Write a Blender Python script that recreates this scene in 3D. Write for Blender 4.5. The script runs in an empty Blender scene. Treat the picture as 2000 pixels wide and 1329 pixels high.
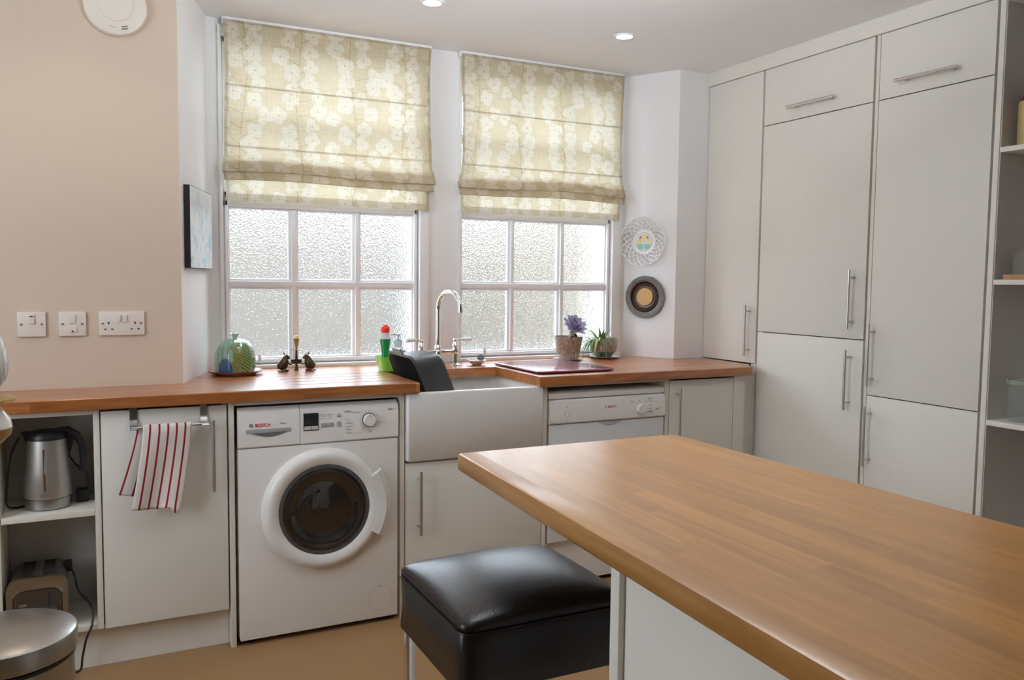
import bpy, bmesh, math, random
import numpy as np
from mathutils import Vector, Matrix
random.seed(7)
S = bpy.context.scene
COL = S.collection
PI = math.pi

# ------------------------------------------------------------------ camera
def make_camera():
    yaw, pitch, roll = 0.4645, -0.0703, 0.0109
    F = Vector((math.sin(yaw)*math.cos(pitch), math.cos(yaw)*math.cos(pitch), math.sin(pitch)))
    R = Vector((math.cos(yaw), -math.sin(yaw), 0)); U = R.cross(F)
    R2 = R*math.cos(roll)+U*math.sin(roll); U2 = -R*math.sin(roll)+U*math.cos(roll)
    m = Matrix((R2, U2, -F)).transposed().to_4x4(); m.translation = Vector((-1.0239, -2.9647, 1.2945))
    cd = bpy.data.cameras.new('camera'); cam = bpy.data.objects.new('camera', cd); COL.objects.link(cam)
    cam.matrix_world = m; cd.sensor_width = 36; cd.lens = 1619.7/2000*36; cd.clip_start = .05
    S.camera = cam
make_camera()

# ------------------------------------------------------------------ world and lights
W = bpy.data.worlds.new('sky'); S.world = W; W.use_nodes = True
wn = W.node_tree.nodes; wl = W.node_tree.links
bg = wn['Background']; sky = wn.new('ShaderNodeTexSky'); sky.sky_type = 'NISHITA'; sky.sun_disc = False
sky.sun_elevation = math.radians(40); sky.sun_rotation = math.radians(200); sky.air_density = 1.0; sky.dust_density = 6.0; sky.ozone_density = .6
mixw = wn.new('ShaderNodeMix'); mixw.data_type = 'RGBA'; mixw.inputs[0].default_value = .85
wl.new(sky.outputs[0], mixw.inputs[6]); mixw.inputs[7].default_value = (11.0, 12.4, 14.5, 1)   # overcast cloud veil over the sky
wl.new(mixw.outputs[2], bg.inputs[0]); bg.inputs[1].default_value = 2.3

def area(name, loc, target, sx, sy, power, color):
    l = bpy.data.lights.new(name, 'AREA'); l.shape = 'RECTANGLE'; l.size = sx; l.size_y = sy; l.energy = power; l.color = color
    o = bpy.data.objects.new(name, l); COL.objects.link(o); o.location = loc
    o.rotation_euler = (Vector(target)-Vector(loc)).to_track_quat('-Z', 'Y').to_euler(); return o
area('cool_side_fill', (-2.58, -.85, 1.45), (0, -.7, 1.35), 1.9, 1.3, 50, (.80, .90, 1))  # added fill for the tall doors; the left wall has no window
area('ceiling_fill', (.1, -1.25, 2.06), (.1, -1.1, 2.4), .9, .4, 30, (.93, .96, 1))  # added fill that brightens the ceiling, no fitting hangs here
S.view_settings.view_transform = 'Standard'; S.view_settings.look = 'None'; S.view_settings.gamma = 1
S.view_settings.use_curve_mapping = False; S.view_settings.exposure = -0.10
S.cycles.use_denoising = True; S.cycles.max_bounces = 10; S.cycles.diffuse_bounces = 5; S.cycles.glossy_bounces = 4
S.cycles.transmission_bounces = 8; S.cycles.transparent_max_bounces = 12; S.cycles.sample_clamp_indirect = 6
S.cycles.caustics_reflective = False

# ------------------------------------------------------------------ materials
MATS = {}
def mat(name, color, rough=.5, metal=0, spec=.5, coat=0, bump=0, bscale=200, trans=0, ior=1.45, var=0, vscale=3, emit=None):
    if name in MATS: return MATS[name]
    m = bpy.data.materials.new(name); m.use_nodes = True; n = m.node_tree.nodes; l = m.node_tree.links
    p = n['Principled BSDF']; p.inputs['Base Color'].default_value = (*color, 1); p.inputs['Roughness'].default_value = rough
    p.inputs['Metallic'].default_value = metal; p.inputs['Specular IOR Level'].default_value = spec; p.inputs['Coat Weight'].default_value = coat
    p.inputs['Coat Roughness'].default_value = .08
    p.inputs['Transmission Weight'].default_value = trans; p.inputs['IOR'].default_value = ior
    tc = n.new('ShaderNodeTexCoord')
    if var:
        t = n.new('ShaderNodeTexNoise'); t.inputs['Scale'].default_value = vscale; t.inputs['Detail'].default_value = 4
        l.new(tc.outputs['Object'], t.inputs['Vector'])
        r = n.new('ShaderNodeMapRange'); r.inputs['To Min'].default_value = 1-var; r.inputs['To Max'].default_value = 1+var
        l.new(t.outputs[0], r.inputs['Value'])
        mx = n.new('ShaderNodeVectorMath'); mx.operation = 'SCALE'; mx.inputs[0].default_value = color
        l.new(r.outputs[0], mx.inputs['Scale']); l.new(mx.outputs[0], p.inputs['Base Color'])
    if bump:
        t = n.new('ShaderNodeTexNoise'); t.inputs['Scale'].default_value = bscale; t.inputs['Detail'].default_value = 3
        l.new(tc.outputs['Object'], t.inputs['Vector'])
        b = n.new('ShaderNodeBump'); b.inputs['Strength'].default_value = bump; b.inputs['Distance'].default_value = .002
        l.new(t.outputs[0], b.inputs['Height']); l.new(b.outputs[0], p.inputs['Normal'])
    if emit: p.inputs['Emission Color'].default_value = (*emit[:3], 1); p.inputs['Emission Strength'].default_value = emit[3]
    MATS[name] = m; return m

WALL = mat('warm_lit_paint', (.61, .50, .40), .75, bump=.15, bscale=60, var=.015, vscale=2)  # white wall with the warm light put into its colour
CEIL = mat('ceiling_paint', (.87, .885, .90), .8, bump=.1, bscale=50)
REV = mat('white_paint', (.85, .86, .87), .6, bump=.1, bscale=60)
CAB = mat('cream_cabinet_lacquer', (.76, .742, .685), .38, spec=.4, var=.01, bump=.03, bscale=90)
CABE = mat('cream_panel_edge', (.74, .70, .62), .45)
SHELFM = mat('grey_white_melamine', (.62, .60, .585), .5)
WHITE = mat('white_gloss_paint', (.90, .91, .93), .25)
APPL = mat('white_appliance_enamel', (.80, .775, .745), .28, bump=.02, bscale=300)
APPP = mat('white_appliance_plastic', (.83, .81, .785), .35)
GREYP = mat('grey_plastic', (.36, .36, .37), .4)
DARK = mat('dark_recess', (.02, .02, .02), .7)
BLACKP = mat('black_plastic', (.014, .013, .015), .38, bump=.05, bscale=300)
BLACKG = mat('black_gloss', (.008, .008, .01), .08)
CHROME = mat('chrome', (.85, .85, .86), .06, 1)
STEEL = mat('brushed_steel', (.40, .39, .375), .30, 1, bump=.08, bscale=400)
STEEL2 = mat('satin_steel', (.62, .60, .57), .3, 1)
BRASS = mat('aged_brass', (.35, .25, .12), .35, 1, var=.3, vscale=30)
BRONZE = mat('dark_bronze', (.065, .045, .03), .38, .8, var=.3, vscale=60)
PORC = mat('white_porcelain', (.86, .86, .85), .12, coat=.4)
FIRECLAY = mat('fireclay_glaze', (.78, .77, .75), .15, coat=.5)
LEATHER = mat('black_leather', (.009, .007, .007), .30, bump=.25, bscale=260, spec=.38)
RED = mat('red_ink', (.55, .02, .03), .5)
INK = mat('grey_ink', (.16, .16, .18), .5)
INKL = mat('light_grey_ink', (.42, .42, .43), .5)

def wood(name, c1, c2, c3, rough, per_object=False, bricks=None, coat=.3, axis='Y', gscale=1.0):
    """Grain runs along local `axis`; bricks=(length, width) adds the laminated staves as colour"""
    m = bpy.data.materials.new(name); m.use_nodes = True; n = m.node_tree.nodes; l = m.node_tree.links; p = n['Principled BSDF']
    tc = n.new('ShaderNodeTexCoord'); oi = n.new('ShaderNodeObjectInfo')
    mp = n.new('ShaderNodeMapping'); mp.inputs['Scale'].default_value = (14*gscale, 1.1*gscale, 14*gscale) if axis == 'Y' else (1.1*gscale, 14*gscale, 14*gscale)
    l.new(tc.outputs['Object'], mp.inputs['Vector'])
    off = n.new('ShaderNodeVectorMath'); off.operation = 'SCALE'; off.inputs[0].default_value = (37, 91, 53)
    vadd = n.new('ShaderNodeVectorMath'); l.new(mp.outputs[0], vadd.inputs[0])
    if per_object: l.new(oi.outputs['Random'], off.inputs['Scale'])
    br = None
    if bricks:
        br = n.new('ShaderNodeTexBrick'); br.inputs['Scale'].default_value = 1; br.inputs['Mortar Size'].default_value = 0
        br.inputs['Brick Width'].default_value = bricks[0]; br.inputs['Row Height'].default_value = bricks[1]
        br.inputs['Color1'].default_value = (0, 0, 0, 1); br.inputs['Color2'].default_value = (1, 1, 1, 1); br.offset = .37
        l.new(tc.outputs['Object'], br.inputs['Vector']); l.new(br.outputs['Color'], off.inputs['Scale'])
    l.new(off.outputs[0], vadd.inputs[1])
    no = n.new('ShaderNodeTexNoise'); no.inputs['Scale'].default_value = 2.2; no.inputs['Detail'].default_value = 9; no.inputs['Roughness'].default_value = .62
    no.inputs['Distortion'].default_value = .9; l.new(vadd.outputs[0], no.inputs['Vector'])
    cr = n.new('ShaderNodeValToRGB'); e = cr.color_ramp.elements; e[0].position = .28; e[0].color = (*c1, 1); e[1].position = .72; e[1].color = (*c3, 1)
    k = cr.color_ramp.elements.new(.5); k.color = (*c2, 1); l.new(no.outputs[0], cr.inputs[0])
    sc = n.new('ShaderNodeMapRange'); sc.inputs['To Min'].default_value = .80; sc.inputs['To Max'].default_value = 1.08
    l.new((br.outputs['Color'] if br else oi.outputs['Random']), sc.inputs['Value'])
    if not (br or per_object): sc.inputs['To Min'].default_value = sc.inputs['To Max'].default_value = 1
    mul = n.new('ShaderNodeVectorMath'); mul.operation = 'SCALE'; l.new(cr.outputs[0], mul.inputs[0]); l.new(sc.outputs[0], mul.inputs['Scale'])
    l.new(mul.outputs[0], p.inputs['Base Color']); p.inputs['Roughness'].default_value = rough
    p.inputs['Coat Weight'].default_value = coat; p.inputs['Coat Roughness'].default_value = .30
    b = n.new('ShaderNodeBump'); b.inputs['Strength'].default_value = .12; b.inputs['Distance'].default_value = .001
    l.new(no.outputs[0], b.inputs['Height']); l.new(b.outputs[0], p.inputs['Normal'])
    MATS[name] = m; return m
OAK_I = wood('oiled_oak', (.33, .145, .034), (.41, .195, .050), (.49, .255, .078), .30, per_object=True, axis='Y', coat=.32)
OAK_W = wood('oiled_hardwood', (.23, .068, .016), (.33, .112, .028), (.46, .19, .06), .25, bricks=(.42, .042), axis='X', coat=.5)
BOARDW = wood('board_wood', (.28, .13, .05), (.36, .18, .07), (.44, .24, .1), .5)

def vcol_mat(name, rough=.5, translucent=0, metal=0, coat=0, bump=0, bscale=400, weave=False):
    m = bpy.data.materials.new(name); m.use_nodes = True; n = m.node_tree.nodes; l = m.node_tree.links; p = n['Principled BSDF']
    a = n.new('ShaderNodeVertexColor'); a.layer_name = 'print'; l.new(a.outputs[0], p.inputs['Base Color'])
    p.inputs['Roughness'].default_value = rough; p.inputs['Metallic'].default_value = metal; p.inputs['Coat Weight'].default_value = coat
    if bump:
        tc = n.new('ShaderNodeTexCoord'); t = n.new('ShaderNodeTexNoise'); t.inputs['Scale'].default_value = bscale
        l.new(tc.outputs['Object'], t.inputs['Vector']); b = n.new('ShaderNodeBump'); b.inputs['Strength'].default_value = bump
        b.inputs['Distance'].default_value = .002; l.new(t.outputs[0], b.inputs['Height']); l.new(b.outputs[0], p.inputs['Normal'])
    if translucent:
        tr = n.new('ShaderNodeBsdfTranslucent'); mx = n.new('ShaderNodeMixShader'); mx.inputs[0].default_value = translucent
        l.new(p.outputs[0], mx.inputs[1]); l.new(tr.outputs[0], mx.inputs[2])
        l.new(mx.outputs[0], n['Material Output'].inputs[0])
        col = a.outputs[0]
        if weave:     # linen threads
            tc = n.new('ShaderNodeTexCoord'); vs = []
            for s in ((900, 900, 30), (30, 30, 700)):
                mp = n.new('ShaderNodeMapping'); mp.inputs['Scale'].default_value = s; l.new(tc.outputs['Object'], mp.inputs[0])
                t = n.new('ShaderNodeTexNoise'); t.inputs['Scale'].default_value = .6; t.inputs['Detail'].default_value = 1; l.new(mp.outputs[0], t.inputs[0]); vs.append(t.outputs[0])
            ad = n.new('ShaderNodeMath'); l.new(vs[0], ad.inputs[0]); l.new(vs[1], ad.inputs[1])
            mr = n.new('ShaderNodeMapRange'); mr.inputs['From Min'].default_value = .7; mr.inputs['From Max'].default_value = 1.3; mr.inputs['To Min'].default_value = .84; mr.inputs['To Max'].default_value = 1.1
            l.new(ad.outputs[0], mr.inputs[0]); sc = n.new('ShaderNodeVectorMath'); sc.operation = 'SCALE'
            l.new(col, sc.inputs[0]); l.new(mr.outputs[0], sc.inputs['Scale']); col = sc.outputs[0]; l.new(col, p.inputs['Base Color'])
        al = n.new('ShaderNodeVectorMath'); al.operation = 'MULTIPLY'; l.new(col, al.inputs[0])
        cb = n.new('ShaderNodeCombineXYZ'); l.new(a.outputs['Alpha'], cb.inputs[0]); l.new(a.outputs['Alpha'], cb.inputs[1]); l.new(a.outputs['Alpha'], cb.inputs[2])
        l.new(cb.outputs[0], al.inputs[1]); l.new(al.outputs[0], tr.inputs[0])
    MATS[name] = m; return m

def frosted():
    m = bpy.data.materials.new('obscured_glass'); m.use_nodes = True; n = m.node_tree.nodes; l = m.node_tree.links; n.remove(n['Principled BSDF'])
    tc = n.new('ShaderNodeTexCoord')
    t = n.new('ShaderNodeTexNoise'); t.inputs['Scale'].default_value = 105; t.inputs['Detail'].default_value = 2.5; t.inputs['Distortion'].default_value = .5
    l.new(tc.outputs['Object'], t.inputs[0])
    v = n.new('ShaderNodeTexVoronoi'); v.inputs['Scale'].default_value = 130; l.new(tc.outputs['Object'], v.inputs[0])
    ad = n.new('ShaderNodeMath'); l.new(t.outputs[0], ad.inputs[0]); l.new(v.outputs[0], ad.inputs[1])
    b = n.new('ShaderNodeBump'); b.inputs['Strength'].default_value = 1; b.inputs['Distance'].default_value = .0034; l.new(ad.outputs[0], b.inputs['Height'])
    g = n.new('ShaderNodeBsdfRefraction'); g.inputs['Roughness'].default_value = .03; g.inputs['IOR'].default_value = 1.35; g.inputs['Color'].default_value = (.97, .98, .97, 1)
    l.new(b.outputs[0], g.inputs['Normal'])
    tr = n.new('ShaderNodeBsdfTransparent'); tr.inputs[0].default_value = (.97, .98, .97, 1)
    tl = n.new('ShaderNodeBsdfTranslucent'); tl.inputs[0].default_value = (.9, .9, .9, 1); l.new(b.outputs[0], tl.inputs['Normal'])
    m1 = n.new('ShaderNodeMixShader'); m1.inputs[0].default_value = .42; l.new(g.outputs[0], m1.inputs[1]); l.new(tr.outputs[0], m1.inputs[2])
    m2 = n.new('ShaderNodeMixShader'); m2.inputs[0].default_value = .015; l.new(m1.outputs[0], m2.inputs[1]); l.new(tl.outputs[0], m2.inputs[2])
    gl = n.new('ShaderNodeBsdfGlossy'); gl.inputs['Roughness'].default_value = .12; l.new(b.outputs[0], gl.inputs['Normal'])
    m3 = n.new('ShaderNodeMixShader'); m3.inputs[0].default_value = .05; l.new(m2.outputs[0], m3.inputs[1]); l.new(gl.outputs[0], m3.inputs[2])
    l.new(m3.outputs[0], n['Material Output'].inputs[0]); return m
FROST = frosted()
def clearish(name, color, fac=.5, rough=.05):
    """thin clear or tinted plastic and glass"""
    m = bpy.data.materials.new(name); m.use_nodes = True; n = m.node_tree.nodes; l = m.node_tree.links; p = n['Principled BSDF']
    p.inputs['Base Color'].default_value = (*color, 1); p.inputs['Roughness'].default_value = rough
    tr = n.new('ShaderNodeBsdfTransparent'); tr.inputs[0].default_value = (*[min(1, c*.4+.6) for c in color], 1)
    mx = n.new('ShaderNodeMixShader'); mx.inputs[0].default_value = fac; l.new(p.outputs[0], mx.inputs[1]); l.new(tr.outputs[0], mx.inputs[2])
    l.new(mx.outputs[0], n['Material Output'].inputs[0]); return m

# ------------------------------------------------------------------ mesh builder
ORG = {}
class B:
    def __init__(s): s.bm = bmesh.new()
    def _mi(s, faces, m):
        for f in faces: f.material_index = m
    def box(s, x0, x1, y0, y1, z0, z1, bev=0, m=0, seg=2):
        r = bmesh.ops.create_cube(s.bm, size=1); vs = r['verts']
        for v in vs: v.co = Vector(((x0+x1)/2+v.co.x*(x1-x0), (y0+y1)/2+v.co.y*(y1-y0), (z0+z1)/2+v.co.z*(z1-z0)))
        fs = {f for v in vs for f in v.link_faces}; s._mi(fs, m)
        if bev:
            es = list({e for v in vs for e in v.link_edges})
            r = bmesh.ops.bevel(s.bm, geom=es, offset=bev, segments=seg, affect='EDGES', profile=.6); s._mi(r['faces'], m)
        return s
    def prism(s, poly, a, b, axis='z', m=0):
        """poly in the two other axes, extruded between a and b"""
        def P(p, t): return {'z': (p[0], p[1], t), 'y': (p[0], t, p[1]), 'x': (t, p[0], p[1])}[axis]
        lo = [s.bm.verts.new(P(p, a)) for p in poly]; hi = [s.bm.verts.new(P(p, b)) for p in poly]; n = len(poly)
        fs = [s.bm.faces.new(lo[::-1]), s.bm.faces.new(hi)]
        for i in range(n): fs.append(s.bm.faces.new((lo[i], lo[(i+1) % n], hi[(i+1) % n], hi[i])))
        s._mi(fs, m); return s
    def rings(s, rings, close=True, cap=True, m=0):
        vs = [[s.bm.verts.new(p) for p in r] for r in rings]; fs = []; n = len(rings[0])
        for a, b in zip(vs, vs[1:]):
            for i in range(n if close else n-1): fs.append(s.bm.faces.new((a[i], a[(i+1) % n], b[(i+1) % n], b[i])))
        if cap: fs += [s.bm.faces.new(vs[0][::-1]), s.bm.faces.new(vs[-1])]
        s._mi(fs, m); return s
    def lathe(s, prof, c=(0, 0, 0), seg=32, axis=(0, 0, 1), m=0, sx=1, sy=1, cap=False):
        q = Vector((0, 0, 1)).rotation_difference(Vector(axis)); c = Vector(c)
        rs = [[c+q @ Vector((max(r, 1e-4)*math.cos(2*PI*i/seg)*sx, max(r, 1e-4)*math.sin(2*PI*i/seg)*sy, z)) for i in range(seg)] for r, z in prof]
        return s.rings(rs, cap=cap or False, m=m)
    def cyl(s, p0, p1, r, seg=16, m=0, r2=None):
        p0, p1 = Vector(p0), Vector(p1); d = p1-p0
        return s.lathe([(r, 0), (r if r2 is None else r2, d.length)], p0, seg, d, m, cap=True)
    def tube(s, pts, r, seg=10, m=0, flat=1.0):
        pts = [Vector(p) for p in pts]; n = len(pts); rr = r if isinstance(r, (list, tuple)) else [r]*n
        up = Vector((0, 0, 1)); rings = []; t0 = (pts[1]-pts[0]).normalized()
        if abs(t0.dot(up)) > .9: up = Vector((0, 1, 0))
        side = t0.cross(up).normalized()
        for i, p in enumerate(pts):
            t = (pts[min(i+1, n-1)]-pts[max(i-1, 0)]).normalized(); side = (side-t*side.dot(t)).normalized(); u = side.cross(t)
            rings.append([p+(side*math.cos(2*PI*k/seg)+u*math.sin(2*PI*k/seg)*flat)*rr[i] for k in range(seg)])
        return s.rings(rings, m=m)
    def ball(s, c, r, m=0, sc=(1, 1, 1), seg=16):
        k = seg//2; return s.lathe([(r*math.sin(PI*i/k), -r*math.cos(PI*i/k)) for i in range(k+1)], c, seg, m=m) if sc == (1, 1, 1) else \
            s.rings([[Vector(c)+Vector((max(math.sin(PI*i/k), 1e-3)*math.cos(2*PI*j/seg)*r*sc[0], max(math.sin(PI*i/k), 1e-3)*math.sin(2*PI*j/seg)*r*sc[1], -math.cos(PI*i/k)*r*sc[2])) for j in range(seg)] for i in range(k+1)], m=m)
    def grid(s, P, m=0, mf=None):
        vs = [[s.bm.verts.new(p) for p in row] for row in P]
        for i in range(len(P)-1):
            for j in range(len(P[0])-1):
                f = s.bm.faces.new((vs[i][j], vs[i][j+1], vs[i+1][j+1], vs[i+1][j])); f.material_index = mf(i, j) if mf else m
        return s
    def xform(s, M):
        bmesh.ops.transform(s.bm, matrix=M, verts=s.bm.verts); return s
    def make(s, name, mats, parent=None, smooth=False, org=None, angle=None, label=None):
        bmesh.ops.recalc_face_normals(s.bm, faces=s.bm.faces)
        o0 = ORG.get(parent.as_pointer(), Vector((0, 0, 0))) if parent else Vector(org or (0, 0, 0))
        bmesh.ops.translate(s.bm, vec=-o0, verts=s.bm.verts)
        me = bpy.data.meshes.new(name); s.bm.to_mesh(me); s.bm.free()
        for m in (mats if isinstance(mats, (list, tuple)) else [mats]): me.materials.append(m)
        if smooth:
            me.polygons.foreach_set('use_smooth', [True]*len(me.polygons))
            me.set_sharp_from_angle(angle=math.radians(angle or 40))
        o = bpy.data.objects.new(name, me); COL.objects.link(o)
        if parent: o.parent = parent
        else: o.location = o0
        ORG[o.as_pointer()] = o0
        if label: o['label'] = label
        KEEP.append(o); return o
KEEP = []
def tag(o, label, cat, group=None):
    o['label'] = label; o['category'] = cat
    if group: o['group'] = group
    return o
def thing(name, label, cat, loc, group=None):
    o = bpy.data.objects.new(name, None); COL.objects.link(o); o.location = loc; o.empty_display_size = .05
    ORG[o.as_pointer()] = Vector(loc); KEEP.append(o); return tag(o, label, cat, group)
def struct(o): o['kind'] = 'structure'; return o
def sbox(name, mats, *a, parent=None, **k): return B().box(*a, **k).make(name, mats, parent, smooth=bool(k.get('bev')))
def text(parent, body, loc, size, m, rot=(PI/2, 0, 0), name='lettering', align='CENTER', bold=0, space=1.0):
    c = bpy.data.curves.new(name, 'FONT'); c.body = body; c.size = size; c.align_x = align; c.align_y = 'CENTER'; c.extrude = .0002; c.offset = bold; c.space_character = space
    t = bpy.data.objects.new('tmp', c); COL.objects.link(t); bpy.context.view_layer.update()
    me = bpy.data.meshes.new_from_object(t.evaluated_get(bpy.context.evaluated_depsgraph_get())); bpy.data.objects.remove(t); bpy.data.curves.remove(c)
    me.materials.clear(); me.materials.append(m); me.name = name
    o = bpy.data.objects.new(name, me); COL.objects.link(o); o.parent = parent
    o.location = Vector(loc)-ORG[parent.as_pointer()]; o.rotation_euler = rot; return o
def rrect(x0, x1, z0, z1, r, n=5):
    out = []
    for cx, cz, a0 in ((x1-r, z1-r, 0), (x0+r, z1-r, 90), (x0+r, z0+r, 180), (x1-r, z0+r, 270)):
        for i in range(n+1):
            a = math.radians(a0+90*i/n); out.append((cx+r*math.cos(a), cz+r*math.sin(a)))
    return out
def bar_handle(parent, p0, p1, out):
    """straight steel bar handle with two posts; out = direction away from the door, length of the stand-off"""
    p0, p1, out = Vector(p0), Vector(p1), Vector(out); b = B(); b.cyl(p0, p1, .006, 14); d = (p1-p0).normalized(); L = (p1-p0).length
    for t in (.12, .88):
        q = p0.lerp(p1, t); b.cyl(q, q-out, .0045, 10)
    return b.make('handle', STEEL2, parent, smooth=True)

# ------------------------------------------------------------------ setting
CZ = 2.362; WT = .91; WB = .871
struct(B().box(-2.7, 2.6, -4.9, .95, -.05, 0).make('floor', None or mat('beige_vinyl_floor', (.27, .155, .068), .42, bump=.12, bscale=25, var=.12, vscale=2.5)))
struct(B().box(-2.7, 2.6, -4.9, .95, CZ, CZ+.1).make('ceiling', CEIL))
struct(B().prism([(-2.7, .265), (-.7475, .265), (-.6525, .55), (-2.7, .55)], 0, CZ).make('wall_back_left', WALL))
struct(B().prism([(-.7475, .265), (-.747, .265), (-.602, .70), (-.602, .95), (-2.7, .95), (-2.7, .55), (-.6525, .55)], 0, CZ).make('wall_recess_left', REV))
struct(B().prism([(1.470, .70), (1.612, .447), (2.6, .447), (2.6, .95), (1.470, .95)], 0, CZ).make('wall_back_right', REV))
b = B(); ZT = 2.335
b.box(-.602, 1.470, .70, .95, 0, .90); b.box(-.602, 1.470, .70, .95, ZT, CZ)
b.box(-.602, -.560, .70, .95, .90, ZT); b.box(.366, .526, .70, .95, .90, ZT); b.box(1.440, 1.470, .70, .95, .90, ZT)
struct(b.make('wall_back', REV))
struct(B().box(-2.7, -2.6, -4.9, .265, 0, CZ).make('wall_left', WALL))
struct(B().box(2.45, 2.6, -4.9, .447, 0, CZ).make('wall_right', WALL))
struct(B().box(-2.6, 2.45, -4.9, -4.8, 0, CZ).make('wall_front', mat('darkened_wall_paint', (.36, .33, .28), .8)))  # unseen wall, colour darkened so it bounces less light onto the fronts
struct(B().box(1.792, 1.82, -1.9, .447, 2.296, CZ).make('trim_1', CAB))
# garden outside the windows: neighbouring rendered wall, ground
STONE = mat('sandstone', (.032, .027, .019), .9, var=.18, vscale=1.5, bump=.5, bscale=20)
t = B().box(-6, 14, 4.6, 4.9, -.6, 2.35).make('garden_wall', STONE); struct(t)
struct(B().box(3.5, 3.8, 1.8, 4.55, -.6, 2.6).make('house_return_wall', mat('cream_render', (.13, .105, .065), .9)))
struct(B().box(-8, 16, .96, 14, -.7, -.6).make('yard_ground', mat('paving', (.10, .095, .09), .9, var=.1)))

def window(nm, x0, x1, xs, knobs):
    """casing x0..x1; xs = three pane spans"""
    root = thing(nm, '', '', ((x0+x1)/2, .70, .91)); del root['label']; del root['category']; struct(root)
    b = B(); b.box(x0, xs[0][0]-.030, .684, .80, .912, ZT, .004); b.box(xs[2][1]+.030, x1, .684, .80, .912, ZT, .004)
    b.box(x0, x1, .690, .80, ZT-.035, ZT, .004); b.box(x0, x1, .672, .80, .908, .926, .005)
    b.make('window_frame', WHITE, root, smooth=True)
    for (z0, z1, rows, y) in ((.926, 1.632, ((.957, 1.250), (1.296, 1.590)), 0), (1.632, 2.30, ((1.672, 1.955), (1.995, 2.268)), .03)):
        b = B(); yf = .703+y; yb = .745+y
        L, R_ = xs[0][0]-.030, xs[2][1]+.030
        def bar(a, c, d, e):
            b.box(a-.008, c+.008, yf+.014, yb, d-.008, e+.008, .006); b.box(a, c, yf, yf+.02, d, e, .004)
        bar(L+.008, xs[0][0]-.008, z0+.008, z1-.008); bar(xs[2][1]+.008, R_-.008, z0+.008, z1-.008)
        bar(L+.008, R_-.008, z0+.008, rows[0][0]-.008); bar(L+.008, R_-.008, rows[1][1]+.008, z1-.008)
        b.make('sash', WHITE, root, smooth=True)
        for i in (0, 1):
            b = B(); a, c = xs[i][1]+.010, xs[i+1][0]-.010
            b.box(a-.010, c+.010, yf+.016, yb-.002, rows[0][0]-.004, rows[1][1]+.004, .006); b.box(a+.002, c-.002, yf+.002, yf+.018, rows[0][0]-.004, rows[1][1]+.004, .004)
            b.make('glazing_bar', WHITE, root, smooth=True)
        b = B(); a, c = rows[0][1]+.008, rows[1][0]-.008
        b.box(xs[0][0]-.004, xs[2][1]+.004, yf+.0155, yb-.003, a-.008, c+.008, .006); b.box(xs[0][0]-.004, xs[2][1]+.004, yf+.001, yf+.0175, a+.003, c-.003, .004)
        b.make('glazing_bar', WHITE, root, smooth=True)
        for r in rows:
            for a, c in xs: B().box(a-.004, c+.004, yb-.014, yb-.010, r[0]-.004, r[1]+.004).make('pane', FROST, root)
    for kx in knobs:
        B().cyl((kx, .70, .945), (kx, .682, .945), .007).cyl((kx, .684, .945), (kx, .684, .975), .009, r2=.006).make('sash_knob', WHITE, root, smooth=True)
window('window_1', -.560, .366, ((-.515, -.273), (-.228, .010), (.052, .292)), (-.405,))
window('window_2', .526, 1.440, ((.550, .792), (.830, 1.073), (1.114, 1.355)), (.655,))

# ------------------------------------------------------------------ roman blinds (printed linen)
def flower_print(w, h, n_u, n_v, seed):
    rnd = random.Random(seed); U, V = np.meshgrid(np.linspace(0, w, n_u), np.linspace(0, h, n_v))
    base = np.array([.63, .545, .38]); col = np.ones((n_v, n_u, 4))*np.array([*base, 1.0]); stem = np.zeros((n_v, n_u)); pet = np.zeros((n_v, n_u)); eye = np.zeros((n_v, n_u))
    def seg(a, b, t):
        d = np.array(b)-np.array(a); L = (d**2).sum(); k = np.clip(((U-a[0])*d[0]+(V-a[1])*d[1])/L, 0, 1)
        q = (U-a[0]-k*d[0])**2+(V-a[1]-k*d[1])**2; stem[q < t*t] = 1
    for c in range(5):
        cx = .075+c*.232; v = -.04; prev = None
        while v < h+.05:
            x = cx+.014*math.sin(v*9+c*2); 
            if prev: seg(prev, (x, v), .0013)
            prev = (x, v); v += .022
        v = -.03+rnd.random()*.04; side = 1
        while v < h+.03:
            side = -side; d = rnd.choice([.035, .05, .085, .04]); x = cx+side*d+rnd.uniform(-.008, .008); y0 = v
            sx = cx+.014*math.sin(v*9+c*2); seg((sx, v+.03), (sx+(x-sx)*.55, v+.012+.006*side), .0012); seg((sx+(x-sx)*.55, v+.012+.006*side), (x, y0), .0012)
            a0 = rnd.random()*PI; k = rnd.choice([3, 3, 4, 4]); R = rnd.uniform(.018, .0245)
            for i in range(k):
                a = a0+2*PI*i/k; px, py = x+R*.80*math.cos(a), y0+R*.80*math.sin(a); pa = rnd.uniform(.78, 1.0)*R
                pet[((U-px)**2+(V-py)**2) < pa*pa] = 1
            eye[((U-x)**2+(V-y0)**2) < .0032**2] = 1
            v += rnd.uniform(.026, .034)
    col[pet > 0] = (.745, .685, .555, .98); col[(stem > 0)] = (.45, .35, .20, .9)
    col[(pet > 0) & (stem > 0)] = (.64, .56, .42, 1); col[eye > 0] = (.55, .36, .18, .9)
    hem = (U < .014) | (U > w-.014) | (V < .012) | (V > h-.030)
    col[hem, 3] *= .55; col[hem, :3] *= .93
    return col
LINEN = vcol_mat('printed_linen', .9, translucent=.38, weave=True)
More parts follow.
